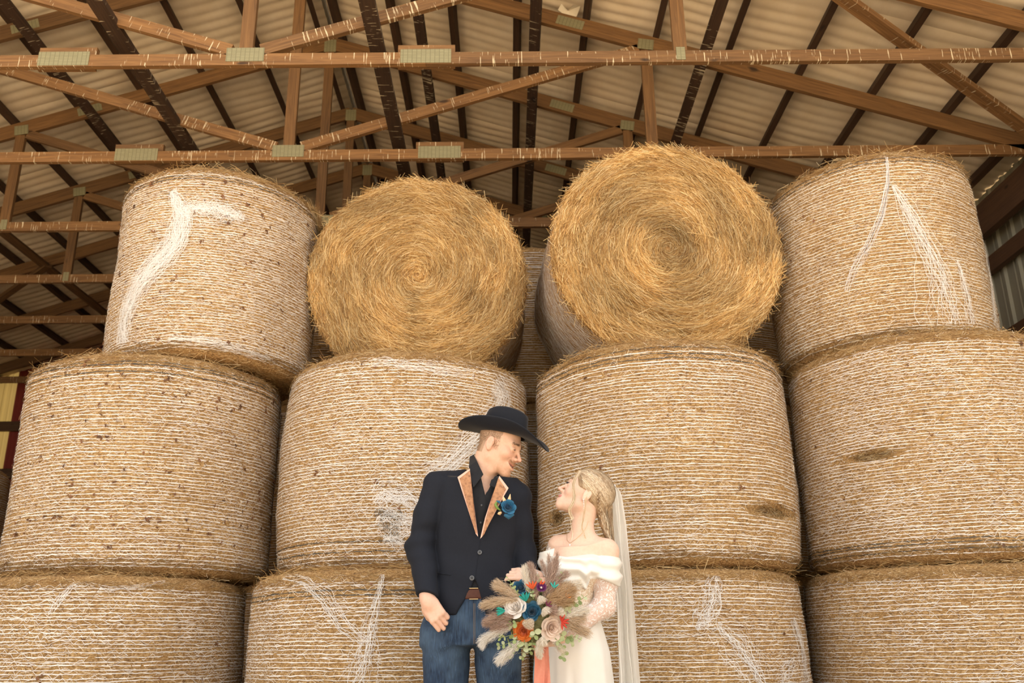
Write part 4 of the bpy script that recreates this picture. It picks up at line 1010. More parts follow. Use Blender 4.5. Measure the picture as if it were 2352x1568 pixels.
for zz in (z0 + .001, z1 - .001):
    pts = np.array([[P(1084, 1360, GY)[0] + t, GY - .1205, zz] for t in np.linspace(-.006, .030, 6)]); v, f = tube_mesh_data(pts, .0022, 6); child('buckle', v, f, M_BRASS, g_belt)
for lg in (legL, legR):
    fn = lambda p: smin(smin(rcone(p, (lg[0], GY + .02, .22), (lg[0], GY + .02, .05), .062, .052), ell(p, (lg[0], GY - .07, .045), (.048, .13, .045)), .04), rbox(p, (lg[0], GY + .05, .018), (.036, .035, .018), .006), .008)
    V, F = sdf_mesh(lambda p: smax(fn(p), .002 - p[:, 2], .002), (lg[0] - .09, GY - .24, -.01), (lg[0] + .09, GY + .13, .30), .009, 'bt'); child('boot', V, F, M_LEATHER)

# ---- hat
def hat():
    _hp, _hy = math.radians(13.5), math.radians(70); HR = frame((math.sin(_hy) * math.cos(_hp), -math.cos(_hy) * math.cos(_hp), -math.sin(_hp)), g_u + np.array([-.13, .03, 0])); C = hp(0, -.010, .066) + np.array([0, 0, -.012])
    na, nb = 72, 12; rows = []
    a = np.linspace(0, 2 * np.pi, na, endpoint=False)          # a=pi/2 front
    def W(x, y, z): return C + HR @ np.array([x, y, z])
    # crown: oval dome with a centre crease and two front dents
    prof = [(1.0, .0), (1.0, .022), (.985, .05), (.95, .08), (.90, .100), (.78, .110), (.62, .106), (.42, .097), (.22, .092), (.02, .090)]
    G = []
    for (f, z) in prof:
        r_ = []
        for t in a:
            x, y = .083 * f * math.cos(t), .103 * f * math.sin(t)
            zz = z + (.004 * (y / .1) if z > .06 else 0)
            if z > .085: zz += .012 * abs(x / .06) - .006
            pinch = 1 - .20 * math.exp(-((y - .075) / .035) ** 2) * min(z / .1, 1)
            r_.append(W(x * pinch, y, zz))
        G.append(r_)
    crown = np.array(G).reshape(-1, 3); Fc = grid_faces(len(prof), na, wrap_v=True)
    # brim: wide oval, rolled up at the sides, dipping front and back; built as top and under side
    def brim(off):
        G = []
        for j in range(nb + 1):
            s = j / nb; r_ = []
            for t in a:
                cx, sy = math.cos(t), math.sin(t)
                x = (.081 + .095 * s * (1 - .10 * abs(cx))) * cx; y = (.101 + (.118 if sy > 0 else .112) * s) * sy
                up = .046 * s ** 1.7 * abs(cx) ** 1.5 - (.040 if sy > 0 else .004) * s ** 1.5 * abs(sy) ** 3
                x = x * (1 - .14 * s * abs(cx) ** 2)
                r_.append(W(x, y, up + off))
            G.append(r_)
        return np.array(G).reshape(-1, 3)
    t, u = brim(.0035), brim(-.001); Fb = grid_faces(nb + 1, na, wrap_v=True)
    rim = np.array([(nb * na + i, nb * na + (i + 1) % na, (nb + 1) * na + nb * na + (i + 1) % na, (nb + 1) * na + nb * na + i) for i in range(na)])
    Vb = np.concatenate([t, u]); Fb2 = np.concatenate([Fb[:, ::-1], Fb + (nb + 1) * na, rim])
    cw = child('hat', crown, Fc[:, ::-1], M_FELT); cw['label'] = 'black felt cowboy hat'
    child('brim', Vb, Fb2, M_FELT, cw)
    bw = []
    for z, f in ((.001, 1.012), (.020, 1.008)): bw.append([W(.083 * f * math.cos(t), .103 * f * math.sin(t), z) for t in a])
    child('hat_band', np.array(bw).reshape(-1, 3), grid_faces(2, na, wrap_v=True), M_SHIRT, cw)
hat()
# ================================================================== the bride
BY = 3.90
bride = empty('person', tuple(P(1330, 1500, BY)[:2]) + (0.,))
tag(bride, 'bride in white off-shoulder gown with lace sleeves and long veil, face turned up', 'person')
def bchild(name, V, F, mat, par=None, cols=None, smooth=True):
    return link(name, fast_mesh(name, np.asarray(V) - np.array(bride.location), F, cols, smooth), mat, par if par is not None else bride)
_p = math.radians(32)
b_f = np.array([-math.cos(_p), .06, math.sin(_p)]); b_u = np.array([math.sin(_p), .03, math.cos(_p)])
BR = frame(b_f, b_u); BS = .945
BHC = P(1348, 1135, BY - .075) - BR @ (np.array([.0755, -.012, -.004]) * BS)
BSH = dict(w=.97, s=BS, smile=.9, open=.0055, eye=.9, nose=.95, nr=.80, chin=.006, tip=.000)
def bp(x, y, z): return BHC + BR @ (np.array([x, y, z]) * BS)
b_n0 = bp(0, -.035, -.045); b_n1 = P(1338, 1232, BY)
bS_l, bS_r = P(1394, 1268, BY - .045), P(1283, 1255, BY + .055)      # her left (towards the open front) and right shoulder
bE_l, bW_l = P(1388, 1392, BY - .07), P(1285, 1462, BY - .20)
bE_r, bW_r = P(1252, 1350, BY + .06), P(1227, 1322, BY - .01)
b_rows = [(1258, 1278, 1392), (1290, 1262, 1386), (1330, 1262, 1378), (1380, 1276, 1366), (1420, 1266, 1378), (1480, 1252, 1396), (1530, 1250, 1404)]
def bust(p):
    q = px_rows([(v, l, r, 0) for v, l, r in b_rows], BY, lambda v: np.interp(v, [1258, 1300, 1380, 1480], [.085, .10, .088, .115]))
    d = loft(p, q)
    for (u, v) in ((1300, 1308), (1346, 1310)): d = smin(d, ell(p, P(u, v, BY - .068), (.060, .056, .058)), .03)
    return d
def b_arm_l(p, g=0.): return chain(p, [bS_l, bS_l * .45 + bE_l * .55, bE_l, bE_l * .4 + bW_l * .6, bW_l], [.047 + g, .046 + g, .040 + g, .036 + g, .026 + g], .03)
def b_arm_r(p, g=0.): return chain(p, [bS_r, bE_r, bW_r], [.045 + g, .038 + g, .025 + g], .02)
def bride_body(p):
    d = head_sdf((p - BHC) @ BR, BSH)
    nk = chain(p, [b_n0, b_n0 * .5 + b_n1 * .5 + np.array([-.006, 0, 0]), b_n1, b_n1 + (0, .01, -.06)], [.052, .047, .052, .075])
    d = smin(d, nk, .026)
    sh = np.minimum(rcone(p, b_n1 + (.015, .005, -.03), bS_l + (0, 0, .005), .044, .048), rcone(p, b_n1 + (-.015, .01, -.03), bS_r + (0, 0, .005), .044, .046))
    tr = smin(bust(p), sh, .05)
    cl = np.minimum(rcone(p, P(1312, 1243, BY - .075), bS_l + (-.02, -.015, .026), .003, .004), rcone(p, P(1306, 1245, BY - .066), bS_r + (.02, -.02, .024), .003, .004))
    d = smin(d, tr, .03)
    return smin(d, b_arm_l(p), .02)
lo = np.array([BHC[0] - .21, BY - .20, bS_l[2] - .16]); hi = np.array([bS_l[0] + .10, BY + .17, BHC[2] + .15])
Vb1, Fb1 = sdf_mesh(bride_body, lo, hi, .0031, 'b'); Vb1 = relax(Vb1, Fb1, 1, .4)
bH_l = np.stack([np.array([.25, .1, .95]), np.array([-.85, -.30, -.15]), np.array([.2, -.95, .1])], 1)
def onb(al, out, thumb_sign=1):
    al = unit(np.asarray(al, float)); out = np.asarray(out, float); out = unit(out - (out @ al) * al); return np.stack([np.cross(al, out) * thumb_sign, al, out], 1)
H_BL = onb((-.9, -.25, -.05), (.15, -.9, .35)); H_BR = onb((-.97, -.1, .10), (.0, -.75, .65), -1)
grip = [(.55, 1.2, .8)] * 4
def b_hand_l(p): return smin(hand_sdf(p, bW_l, H_BL, .86, grip, thumb=((.6, .7, -.3), (.2, .9, -.5), (-.1, .9, -.5))), b_arm_l(p), .012)
def b_hand_r(p): return smin(hand_sdf(p, bW_r, H_BR, .84, [(.15, .45, .35), (.12, .4, .3), (.15, .45, .3), (.2, .5, .35)], thumb=((.5, .8, .1), (.3, .9, 0), (.1, 1, 0))), b_arm_r(p), .012)
Vb2, Fb2 = sdf_mesh(b_hand_l, np.minimum(bE_l, bW_l) - (.16, .12, .09), np.maximum(bE_l, bW_l) + (.08, .10, .13), .0036, 'b')
Vb3, Fb3 = sdf_mesh(b_hand_r, bW_r - (.17, .10, .09), np.maximum(bE_r, bW_r) + (.07, .10, .08), .0029, 'b')
def bride_tint(V):
    q = (V - BHC) @ BR / BS; m = np.abs(q); m[:, 1:] = q[:, 1:]; c = np.tile(np.array([(.78, .54, .42)]), (len(V), 1)); hd = np.linalg.norm(q, axis=1) < .15
    def mixc(col, a): nonlocal c; a = np.clip(a, 0, 1)[:, None]; c = c * (1 - a) + np.array(col) * a
    mixc((.86, .46, .38), .45 * gauss(m, (.046, .066, -.026), (.026, .03, .022)) * hd)
    mixc((.85, .50, .42), .35 * gauss(q, (0, .115, -.026), (.014, .02, .012)) * hd)
    arc = q[:, 2] - .7 * (m[:, 0] / .03) ** 2 * .012
    lips = np.exp(-((arc + .066) / .0085) ** 2) * (m[:, 0] < .026) * (q[:, 1] > .082 - (m[:, 0] / .03) ** 2 * .014); mixc((.70, .26, .27), lips * .85 * hd)
    mixc((.55, .36, .30), .4 * np.exp(-((q[:, 2] - .008) / .006) ** 2) * (m[:, 0] > .018) * (m[:, 0] < .05) * (q[:, 1] > .06) * hd)
    return c
V, F = merge([(Vb1, Fb1), (Vb2, Fb2), (Vb3, Fb3)])
bchild('body', V, F, M_SKIN, cols=bride_tint(V))
for s in (-1, 1):
    v, f = ball(bp(s * .0335, .0765, .0035), .0125 * BS); ey = bchild('eye', v, f, M_SCLERA); v, f = ball(bp(s * .0335, .0820, .0030), .0080 * BS); bchild('iris', v, f, M_EYE, ey)
_tv = [[bp(x * .018, .0905 - .013 * x * x, zz + .006 * x * x) for x in _t] for zz in (-.0605, -.0680)]
bchild('teeth', np.array(_tv).reshape(-1, 3), grid_faces(2, 15), M_TEETH)
Nb = vnormals(Vb1, Fb1); qb = (Vb1 - BHC) @ BR / BS; mb = np.abs(qb[:, 0])
def bgrow(name, mask, n, dirl, L, wid, col, seed, lift=.4, pair=True):
    if pair:
        for sg in (qb[:, 0] < 0, qb[:, 0] >= 0): bgrow(name, mask & sg, n // 2, dirl, L, wid, col, seed, lift, False)
        return
    rs = np.random.RandomState(seed); ids = np.where(mask)[0]
    if len(ids) == 0: return
    ids = ids[rs.randint(0, len(ids), n)]; d = unit((BR @ np.asarray(dirl, float))[None] + Nb[ids] * lift + rs.normal(0, .18, (n, 3)))
    v, f, c = strands(Vb1[ids] + rs.normal(0, .0006, (n, 3)), d, Nb[ids], rs.uniform(*L, n), np.full(n, wid), np.clip(np.array(col) * rs.uniform(.7, 1.2, (n, 1)), 0, 1), 3, 0, seed)
    bchild(name, v, f, M_HAIR_T, None, c, False)
bgrow('eyebrow', (np.abs(qb[:, 2] - .0285 - .006 * np.sin(mb / .05 * 3.1)) < .0028) & (mb > .014) & (mb < .052) & (qb[:, 1] > .055), 300, (0, .0, .4), (.005, .009), .0005, (.42, .28, .16), 18)
bgrow('eyelash', (np.abs(qb[:, 2] - .0065) < .0018) & (mb > .022) & (mb < .048) & (qb[:, 1] > .075), 160, (0, 1., -.05), (.005, .009), .0005, (.03, .02, .02), 19)
# ---- hair: a combed cap, a half-up roll at the back and loose lengths
n_ = NT('blonde_hair_base'); _g = n_.noise(n_.coords('Object', (60, 60, 14)), 1., 3, .6)
n_.set(Base_Color=n_.ramp(_g, [(.3, (.20, .125, .07)), (.5, (.38, .26, .15)), (.72, (.60, .46, .30))]), Roughness=.5); M_BLOND = n_.mat
fallA = [bp(.048, -.052, .018), P(1381, 1172, BY - .02), P(1388, 1205, BY - .0), P(1398, 1236, BY + .02)]
fallB = [bp(.0, -.085, .01), P(1393, 1165, BY + .02), P(1396, 1205, BY + .03), P(1402, 1240, BY + .04)]
def hair_sdf(p):
    q = (p - BHC) @ BR / BS; m = np.stack([np.abs(q[:, 0]), q[:, 1], q[:, 2]], 1)
    d = ell(q, (0, -.020, .042), (.0835, .1035, .0925))
    front = (q[:, 1] - .036) - .62 * (q[:, 2] + .002)               # hairline from brow to ear
    low = np.where(q[:, 1] > -.028, -1e3, 0)
    d = smax(d, front, .012)
    d = np.maximum(d, np.where((q[:, 2] < .012 + .0 * q[:, 1]) & (q[:, 1] > -.030), .01, -1))
    d = d * BS
    d = smin(d, chain(p, fallA, [.024, .019, .014, .004], .02), .02); d = smin(d, chain(p, fallB, [.028, .021, .014, .004], .02), .02)
    return d
V, F = sdf_mesh(hair_sdf, BHC - (.14, .16, .30), BHC + (.20, .16, .15), .0042, 'h'); b_hair = bchild('hair', V, F, M_BLOND); b_hair['label'] = 'blonde half-up hair with loose lengths'
rs = np.random.RandomState(77); BL = np.array([(.26, .17, .10), (.46, .32, .19), (.66, .51, .33), (.80, .70, .54), (.36, .24, .14)])
n = 3300; K = 10
a0 = rs.uniform(-1, 1, n); st = np.stack([.083 * np.sin(a0 * 1.45), .072 - .034 * np.abs(a0) ** 1.6 + rs.uniform(-.02, .004, n), .020 + .092 * np.cos(a0 * 1.35) * .72], 1)
st[:, 1] += rs.uniform(-.05, 0, n) * (rs.uniform(0, 1, n) < .5)
en = np.stack([.010 + .05 * a0 + rs.normal(0, .012, n), -.112 + rs.normal(0, .008, n), -.005 + .045 * (1 - np.abs(a0)) + rs.normal(0, .018, n)], 1)
s = np.linspace(0, 1, K)[None, :, None]
lin = st[:, None] * (1 - s) + en[:, None] * s; c0 = np.array([0, -.020, .042]); rd = np.array([.0835, .1035, .0925]); dv = (lin - c0) / rd
dv = dv / np.linalg.norm(dv, axis=-1, keepdims=True); lift = 1.010 + rs.uniform(0, .045, (n, 1, 1))
crv = c0 + dv * rd * lift; wv = BHC + (crv * BS) @ BR.T
nrm = unit((dv / rd) @ BR.T); tg = unit(np.gradient(wv, axis=1)); sdv = unit(np.cross(tg, nrm))
rib = [ribbon(wv, sdv, rs.uniform(.0005, .0012, n)[:, None] * np.linspace(1, .6, K)[None], np.clip((.5 * BL[rs.randint(0, 5, n)] + .5 * BL[(np.abs(a0) * 40).astype(int) * 7 % 5]) * rs.uniform(.9, 1.1, (n, 1)), 0, 1))]
n = 2200                                                     # loose lengths
for fall, r0 in ((fallA, .026), (fallB, .028)):
    fp = np.array(fall); kk = np.linspace(0, 1, 4); K = 16; s = np.linspace(0, 1, K)
    base = np.stack([np.interp(s, kk, fp[:, j]) for j in range(3)], 1)
    ang = rs.uniform(0, 2 * np.pi, n // 2); rr = r0 * np.sqrt(rs.uniform(.55, 1.35, n // 2))
    w = (1 - .55 * s)[None, :, None]
    off = np.stack([np.cos(ang) * rr, np.sin(ang) * rr, rs.uniform(-.004, .02, n // 2)], 1)[:, None] * w
    wob = .0055 * np.sin(s[None, :] * rs.uniform(8, 15, (n // 2, 1)) + rs.uniform(0, 6, (n // 2, 1)))[..., None] * np.stack([np.cos(ang + 1.5), np.sin(ang + 1.5), ang * 0], 1)[:, None]
    wv = base[None] + off + wob; wv = wv + np.linspace(0, 1, K)[None, :, None] * rs.uniform(-.004, .016, (n // 2, 1, 1)) * np.array([.3, 0, -1.])
    tg = unit(np.gradient(wv, axis=1)); sdv = unit(np.cross(tg, unit(off + 1e-6)))
    rib.append(ribbon(wv, sdv, rs.uniform(.0005, .0012, n // 2), np.clip(BL[rs.randint(0, 5, n // 2)] * rs.uniform(.7, 1.1, (n // 2, 1)), 0, 1)))
v, f, c = join_rib(rib); o = bchild('hair_strands', v, f, M_HAIR_T, b_hair, c, False); o['kind'] = 'stuff'
def lock(name, px, ys, nst, spread, seed):
    rs = np.random.RandomState(seed); kp = np.array([P(u, v, y) for (u, v), y in zip(px, ys)]); K = 26; s = np.linspace(0, 1, K); kk = np.linspace(0, 1, len(kp))
    # smooth the polyline
    base = np.stack([np.interp(s, kk, kp[:, j]) for j in range(3)], 1)
    for _ in range(3): base[1:-1] = (base[:-2] + 2 * base[1:-1] + base[2:]) / 4
    off = rs.normal(0, spread, (nst, 1, 3)) * (1 - .3 * s)[None, :, None] + .0025 * np.sin(s[None, :] * rs.uniform(5, 9, (nst, 1)) + rs.uniform(0, 6, (nst, 1)))[..., None] * np.array([1., .4, 0])
    wv = base[None] + off; sdv = unit(np.cross(unit(np.gradient(wv, axis=1)), np.array([.2, -1, .1])))
    v, f, c = ribbon(wv, sdv, np.full(nst, .0005), np.clip(BL[rs.randint(1, 4, nst)] * rs.uniform(.8, 1.1, (nst, 1)), 0, 1)); bchild(name, v, f, M_HAIR_T, b_hair, c, False)
yf = BY - .085
lock('loose_lock', [(1332, 1082), (1322, 1095), (1315, 1115), (1321, 1140), (1316, 1156), (1306, 1170), (1311, 1184), (1316, 1192)], [yf + .02, yf, yf - .01, yf - .01, yf - .012, yf - .012, yf, yf], 46, .0030, 3)
lock('loose_lock', [(1347, 1140), (1344, 1165), (1340, 1190), (1335, 1212), (1341, 1226), (1345, 1236)], [yf - .012, yf - .015, yf, yf + .01, yf + .01, yf + .01], 9, .0010, 4)
lock('loose_lock', [(1310, 1185), (1312, 1205), (1316, 1222), (1312, 1240)], [yf, yf + .01, yf + .02, yf + .01], 4, .0008, 5)
# braid at the back of the half-up
def to_skin(u, v, off=.002, fn=bride_body, y0=BY - .25, y1=BY + .1):
    ys = np.linspace(y0, y1, 500); pts = np.array([P(u, v, y) for y in ys]); d = fn(pts); i = np.argmax(d < off); return pts[i] if d[i] < off else pts[250]
_bv = [ball(to_skin(1373 + .45 * i + 1.6 * (-1) ** i, 1130 + i * 4.2, .003, hair_sdf), .0052, 10, (1, .8, 1.25)) for i in range(15)]
v, f = merge(_bv); bchild('braid', v, f, M_BLOND, b_hair)
# ---- jewellery
M_PEARL = plain('pearl', (.9, .88, .86), .2); M_GOLD = plain('gold_chain', (.8, .6, .35), .3, Metallic=1.)
e0 = bp(.083, -.012, -.034)
v, f = merge([ball(e0 + np.array([0, -.003, -.0075 * i]), .0032 - .0002 * i, 8) for i in range(7)]); bchild('earring', v, f, M_PEARL)
nk_px = [(1352, 1196), (1346, 1212), (1335, 1226), (1322, 1238), (1309, 1247), (1302, 1240), (1302, 1226)]
# necklace pressed to the skin: slide each point along the view ray to the body surface
def to_skin(u, v, off=.002, fn=bride_body, y0=BY - .25, y1=BY + .1):
    ys = np.linspace(y0, y1, 500); pts = np.array([P(u, v, y) for y in ys]); d = fn(pts); i = np.argmax(d < off); return pts[i] if d[i] < off else pts[250]
pts = np.array([to_skin(u, v) for u, v in nk_px]); v, f = tube_mesh_data(pts, .0007, 5); nl = bchild('necklace', v, f, M_GOLD)
v, f = ball(to_skin(1309, 1251, .003), .0038, 8, (.7, .5, 1.4)); bchild('pendant', v, f, M_PEARL, nl)
# ---- gown
n_ = NT('satin'); _g = n_.noise(n_.coords('Object'), 6, 3); n_.set(Base_Color=n_.ramp(_g, [(.3, (.76, .73, .67)), (.7, (.82, .795, .745))]), Roughness=.38, Sheen_Weight=.2); M_SATIN = n_.mat
n_ = NT('lace'); _c = n_.coords('Object')
_v = n_.node('ShaderNodeTexVoronoi', feature='DISTANCE_TO_EDGE', inp={'Vector': _c, 'Scale': 170.}); _w = n_.noise(_c, 38, 3, .6, 3.0); _f = n_.noise(_c, 260, 2)
_mask = n_.math('MAXIMUM', n_.math('LESS_THAN', _v.outputs['Distance'], .022), n_.math('MULTIPLY', n_.math('GREATER_THAN', _w, .545), n_.math('GREATER_THAN', _f, .40)))
_mask = n_.math('ADD', n_.math('MULTIPLY', _mask, .78), .14)
_t_ = n_.node('ShaderNodeBsdfTransparent'); _mx = n_.node('ShaderNodeMixShader'); n_.set(Base_Color=(.90, .87, .84), Roughness=.7)
n_.l.new(_mask, _mx.inputs[0]); n_.l.new(_t_.outputs[0], _mx.inputs[1]); n_.l.new(n_.b.outputs[0], _mx.inputs[2]); n_.l.new(_mx.outputs[0], n_.out.inputs[0]); M_LACE = n_.mat
zb = lambda u, v, y=BY - .1: P(u, v, y)[2]
def bodice(p):
    d = bust(p) - .011
    x = p[:, 0]; x0, x1, x2 = P(1232, 1270, BY - .1)[0], P(1300, 1282, BY - .1)[0], P(1350, 1272, BY - .1)[0]
    topz = np.interp(x, [x0, x1, x2, x2 + .1], [zb(1232, 1268), zb(1300, 1279), zb(1350, 1272), zb(1350, 1268)])
    botz = np.interp(x, [x0, P(1330, 1340, BY - .1)[0], P(1346, 1352, BY - .1)[0], P(1356, 1335, BY - .1)[0]], [zb(1232, 1338), zb(1325, 1340), zb(1343, 1356), zb(1352, 1330)])
    t = (p[:, 2] - botz) / np.maximum(topz - botz, .02)
    fl = .0065 * np.sin(t * 15 + (x - x0) * 26 + 1.5 * noise3(p * 14, 6)) * (p[:, 1] < BY + .02)
    d = d + fl
    return smax(smax(d, p[:, 2] - topz, .006), botz - p[:, 2], .006)
def strap(p):                                                   # draped band round her left upper arm
    d = b_arm_l(p, .014)
    x = p[:, 0]; zt = np.interp(x, [P(1345, 1275, BY - .1)[0], P(1420, 1280, BY - .1)[0]], [zb(1345, 1270), zb(1420, 1278)])
    zbm = np.interp(x, [P(1350, 1320, BY - .1)[0], P(1420, 1345, BY - .1)[0]], [zb(1350, 1318), zb(1420, 1346)])
    t = (p[:, 2] - zbm) / .11
    d = d + .0055 * np.sin(t * 13 - x * 40 + 1.2 * noise3(p * 12, 9))
    return smax(smax(d, p[:, 2] - zt, .006), zbm - p[:, 2], .006)
def strap_r(p):
    d = rcone(p, bS_r + (-.012, -.01, .0), bS_r * .65 + bE_r * .35 + (-.012, -.01, 0), .056, .058)
    zt = zb(1245, 1266, BY) + .25 * np.abs(p[:, 0] - P(1245, 1266, BY)[0])
    d = d + .003 * np.sin(p[:, 2] * 110 + p[:, 0] * 50)
    return smax(d, p[:, 2] - zt, .006)
def top_all(p): return smin(smin(bodice(p), strap(p), .012), strap_r(p), .012)
V, F = sdf_mesh(top_all, (P(1210, 1300, BY)[0], BY - .24, zb(1300, 1365)), (P(1440, 1300, BY)[0], BY + .20, zb(1300, 1250)), .0042, 'bd')
V = relax(V, F, 1, .4); bchild('bodice', V, F, M_SATIN)
def sleeve(p):
    d = b_arm_l(p, .0035); u = unit(bW_l - bE_l)
    d = smax(d, (p - (bW_l - u * .012)) @ u, .003)
    return smax(d, p[:, 2] - zb(1390, 1325), .004) + .0012 * noise3(p * 60, 3)
V, F = sdf_mesh(sleeve, np.minimum(bE_l, bW_l) - (.09, .09, .09), np.maximum(bE_l, bS_l) + (.09, .09, .02), .004, 'sl'); o = bchild('lace_sleeve', V, F, M_LACE); o['label'] = 'sheer white floral lace sleeve'
V, F = sdf_mesh(lambda p: smax(b_arm_r(p, .0035), -(p[:, 0] - (bW_r[0] + .008)), .003), bW_r - (.05, .09, .09), np.maximum(bE_r, bS_r) + (.09, .09, .02), .0045, 'sl'); bchild('lace_sleeve', V, F, M_LACE)
# nude mesh corset with lace between bodice and skirt
n_ = NT('corset_lace'); _v = n_.node('ShaderNodeTexVoronoi', feature='DISTANCE_TO_EDGE', inp={'Vector': n_.coords('Object'), 'Scale': 90.})
n_.set(Base_Color=n_.mix((.88, .83, .74), (.66, .52, .38), n_.math('GREATER_THAN', _v.outputs['Distance'], .05)), Roughness=.7); M_CORSET = n_.mat
V, F = sdf_mesh(lambda p: smax(smax(bust(p) - .005, p[:, 2] - zb(1300, 1320), .004), zb(1300, 1425) - p[:, 2], .004), (P(1230, 1400, BY)[0], BY - .2, zb(1300, 1440)), (P(1420, 1400, BY)[0], BY + .2, zb(1300, 1310)), .005, 'co'); bchild('corset', V, F, M_CORSET)
def skirt_mesh():
    rows = [(P(1300, 1402, BY)[2], 1272, 1370, .095), (P(1300, 1440, BY)[2], 1262, 1386, .110), (P(1300, 1500, BY)[2], 1252, 1400, .125), (P(1300, 1568, BY)[2], 1250, 1406, .125)]
    T = [((P(l, 1500, BY)[0] + P(r, 1500, BY)[0]) / 2, (P(r, 1500, BY)[0] - P(l, 1500, BY)[0]) / 2, z, ry) for z, l, r, ry in rows]
    T += [(T[-1][0], .165, .45, .145), (T[-1][0] + .01, .20, .2, .19), (T[-1][0] + .02, .27, .012, .27)]
    T = np.array(T); zs = np.concatenate([np.linspace(T[0, 2], T[3, 2], 34), np.linspace(T[3, 2], .012, 24)[1:]]); na = 150; a = np.linspace(0, 2 * np.pi, na, endpoint=False); G = []
    for z in zs:
        g = lambda j: np.interp(-z, -T[:, 2], T[:, j]); dep = np.clip((T[0, 2] - z) * 1.3, 0, 1)
        wv = 1 + dep * (.030 * np.sin(a * 9 + z * 3) + .018 * np.sin(a * 17 - z * 5))
        wv = wv * (1 - .10 * np.exp(-(((a - 4.45 + np.pi) % (2 * np.pi) - np.pi) / .10) ** 2) * np.clip((.80 - z) * 6, 0, 1))
        G.append(np.stack([g(0) + g(1) * wv * np.cos(a), BY + g(3) * wv * np.sin(a), np.full(na, z) + .004 * np.sin(a * 3 + z * 9)], 1))
    return np.array(G).reshape(-1, 3), grid_faces(len(zs), na, wrap_v=True)
V, F = skirt_mesh(); bchild('skirt', V, F, M_SATIN)
# ---- veil
n_ = NT('tulle'); _g = n_.noise(n_.coords('Object', (1, 1, .2)), 40, 2); n_.set(Base_Color=(.96, .95, .92), Roughness=.8)
_t_ = n_.node('ShaderNodeBsdfTransparent'); _tl = n_.node('ShaderNodeBsdfTranslucent', inp={'Color': (.96, .95, .92, 1)}); _ad = n_.node('ShaderNodeMixShader', inp={0: .4}); _mx = n_.node('ShaderNodeMixShader')
n_.l.new(n_.math('ADD', n_.math('MULTIPLY', _g, .2), .66), _mx.inputs[0]); n_.l.new(n_.b.outputs[0], _ad.inputs[1]); n_.l.new(_tl.outputs[0], _ad.inputs[2])
n_.l.new(_t_.outputs[0], _mx.inputs[1]); n_.l.new(_ad.outputs[0], _mx.inputs[2]); n_.l.new(_mx.outputs[0], n_.out.inputs[0]); M_TULLE = n_.mat
def veil_layer(shift, seed, ph):
    rows = [(1115, 1404, 1411), (1118, 1400, 1418), (1126, 1396, 1424), (1140, 1393, 1429), (1165, 1392, 1433), (1200, 1395, 1438), (1260, 1404, 1443), (1330, 1412, 1449), (1420, 1420, 1456), (1568, 1424, 1467), (1760, 1420, 1482), (1990, 1410, 1500)]
    R = np.array([(P(l, v, BY + .07)[0], P(r, v, BY + .07)[0], P((l + r) / 2, v, BY + .07)[2]) for v, l, r in rows]); R[-1, 2] = max(R[-1, 2], .02)
    nz, nx = 110, 46; zs = np.linspace(R[0, 2], max(R[-1, 2], .015), nz); G = []
    for z in zs:
        l = np.interp(-z, -R[:, 2], R[:, 0]); r = np.interp(-z, -R[:, 2], R[:, 1]); t = np.linspace(0, 1, nx); d = np.clip((R[0, 2] - z) / .5, 0, 1)
        x = l + (r - l) * t + .003 * np.sin(t * 31 + seed + z * 2) * d
        y = BY + .055 + shift + (.007 + .010 * d) * np.sin(t * 17 + ph + 1.2 * z) + .05 * d * np.sin(t * 3.1) + .02 * (1 - d)
        G.append(np.stack([x, y, np.full(nx, z)], 1))
    return np.array(G), grid_faces(nz, nx)
for sh, sd_, ph in ((0., 1., 0.), (.022, 4., 2.1), (.045, 7., 4.)):
    G, F = veil_layer(sh, sd_, ph); vo = bchild('veil', G.reshape(-1, 3), F, M_TULLE, smooth=True)
    if sh == 0.:
        for k in (0, 30):
            e = G[:, k] + np.array([0, -.012, 0]); e[:, 0] += .004 * np.sin(np.linspace(0, 26, len(e))); v, f, c = ribbon(e[None], np.broadcast_to(np.array([1., .2, 0]), e[None].shape), np.full(1, .0013), np.array([(.95, .95, .93)]))
            bchild('satin_edge', v, f, M_SATIN, vo)
_cv = np.array([P(u, v, BY + .05) for u, v in ((1398, 1122), (1402, 1117), (1408, 1114), (1414, 1116))]); v, f = tube_mesh_data(_cv, .004, 6); bchild('veil_comb', v, f, M_PEARL)
# ================================================================== bouquet and buttonhole
def petal_mesh(R, H, w, curl, seed, lean=0.):
    rs = np.random.RandomState(seed); nu, nv = 9, 7; u = np.linspace(-1, 1, nu); v = np.linspace(0, 1, nv); U, Vv = np.meshgrid(u, v, indexing='ij')
    vv = Vv * (1 - .30 * np.abs(U) ** 2.6 + .04 * np.sin(U * 3 + seed))
    lip = np.clip((vv - .62) / .38, 0, 1)
    rho = R * (.22 + .78 * vv ** .65) + curl * R * .42 * lip ** 1.6 + lean * vv * R
    z = H * vv - curl * H * .20 * lip ** 2 + .06 * R * np.sin(U * 5 + seed) * vv
    a = U * w * (.45 + .55 * np.sin(np.pi * np.clip(Vv * .48 + .08, 0, 1)))
    th = .0009
    P0 = np.stack([rho * np.cos(a), rho * np.sin(a), z], -1).reshape(-1, 3)
    return P0, grid_faces(nu, nv)
_petal_mats = {}
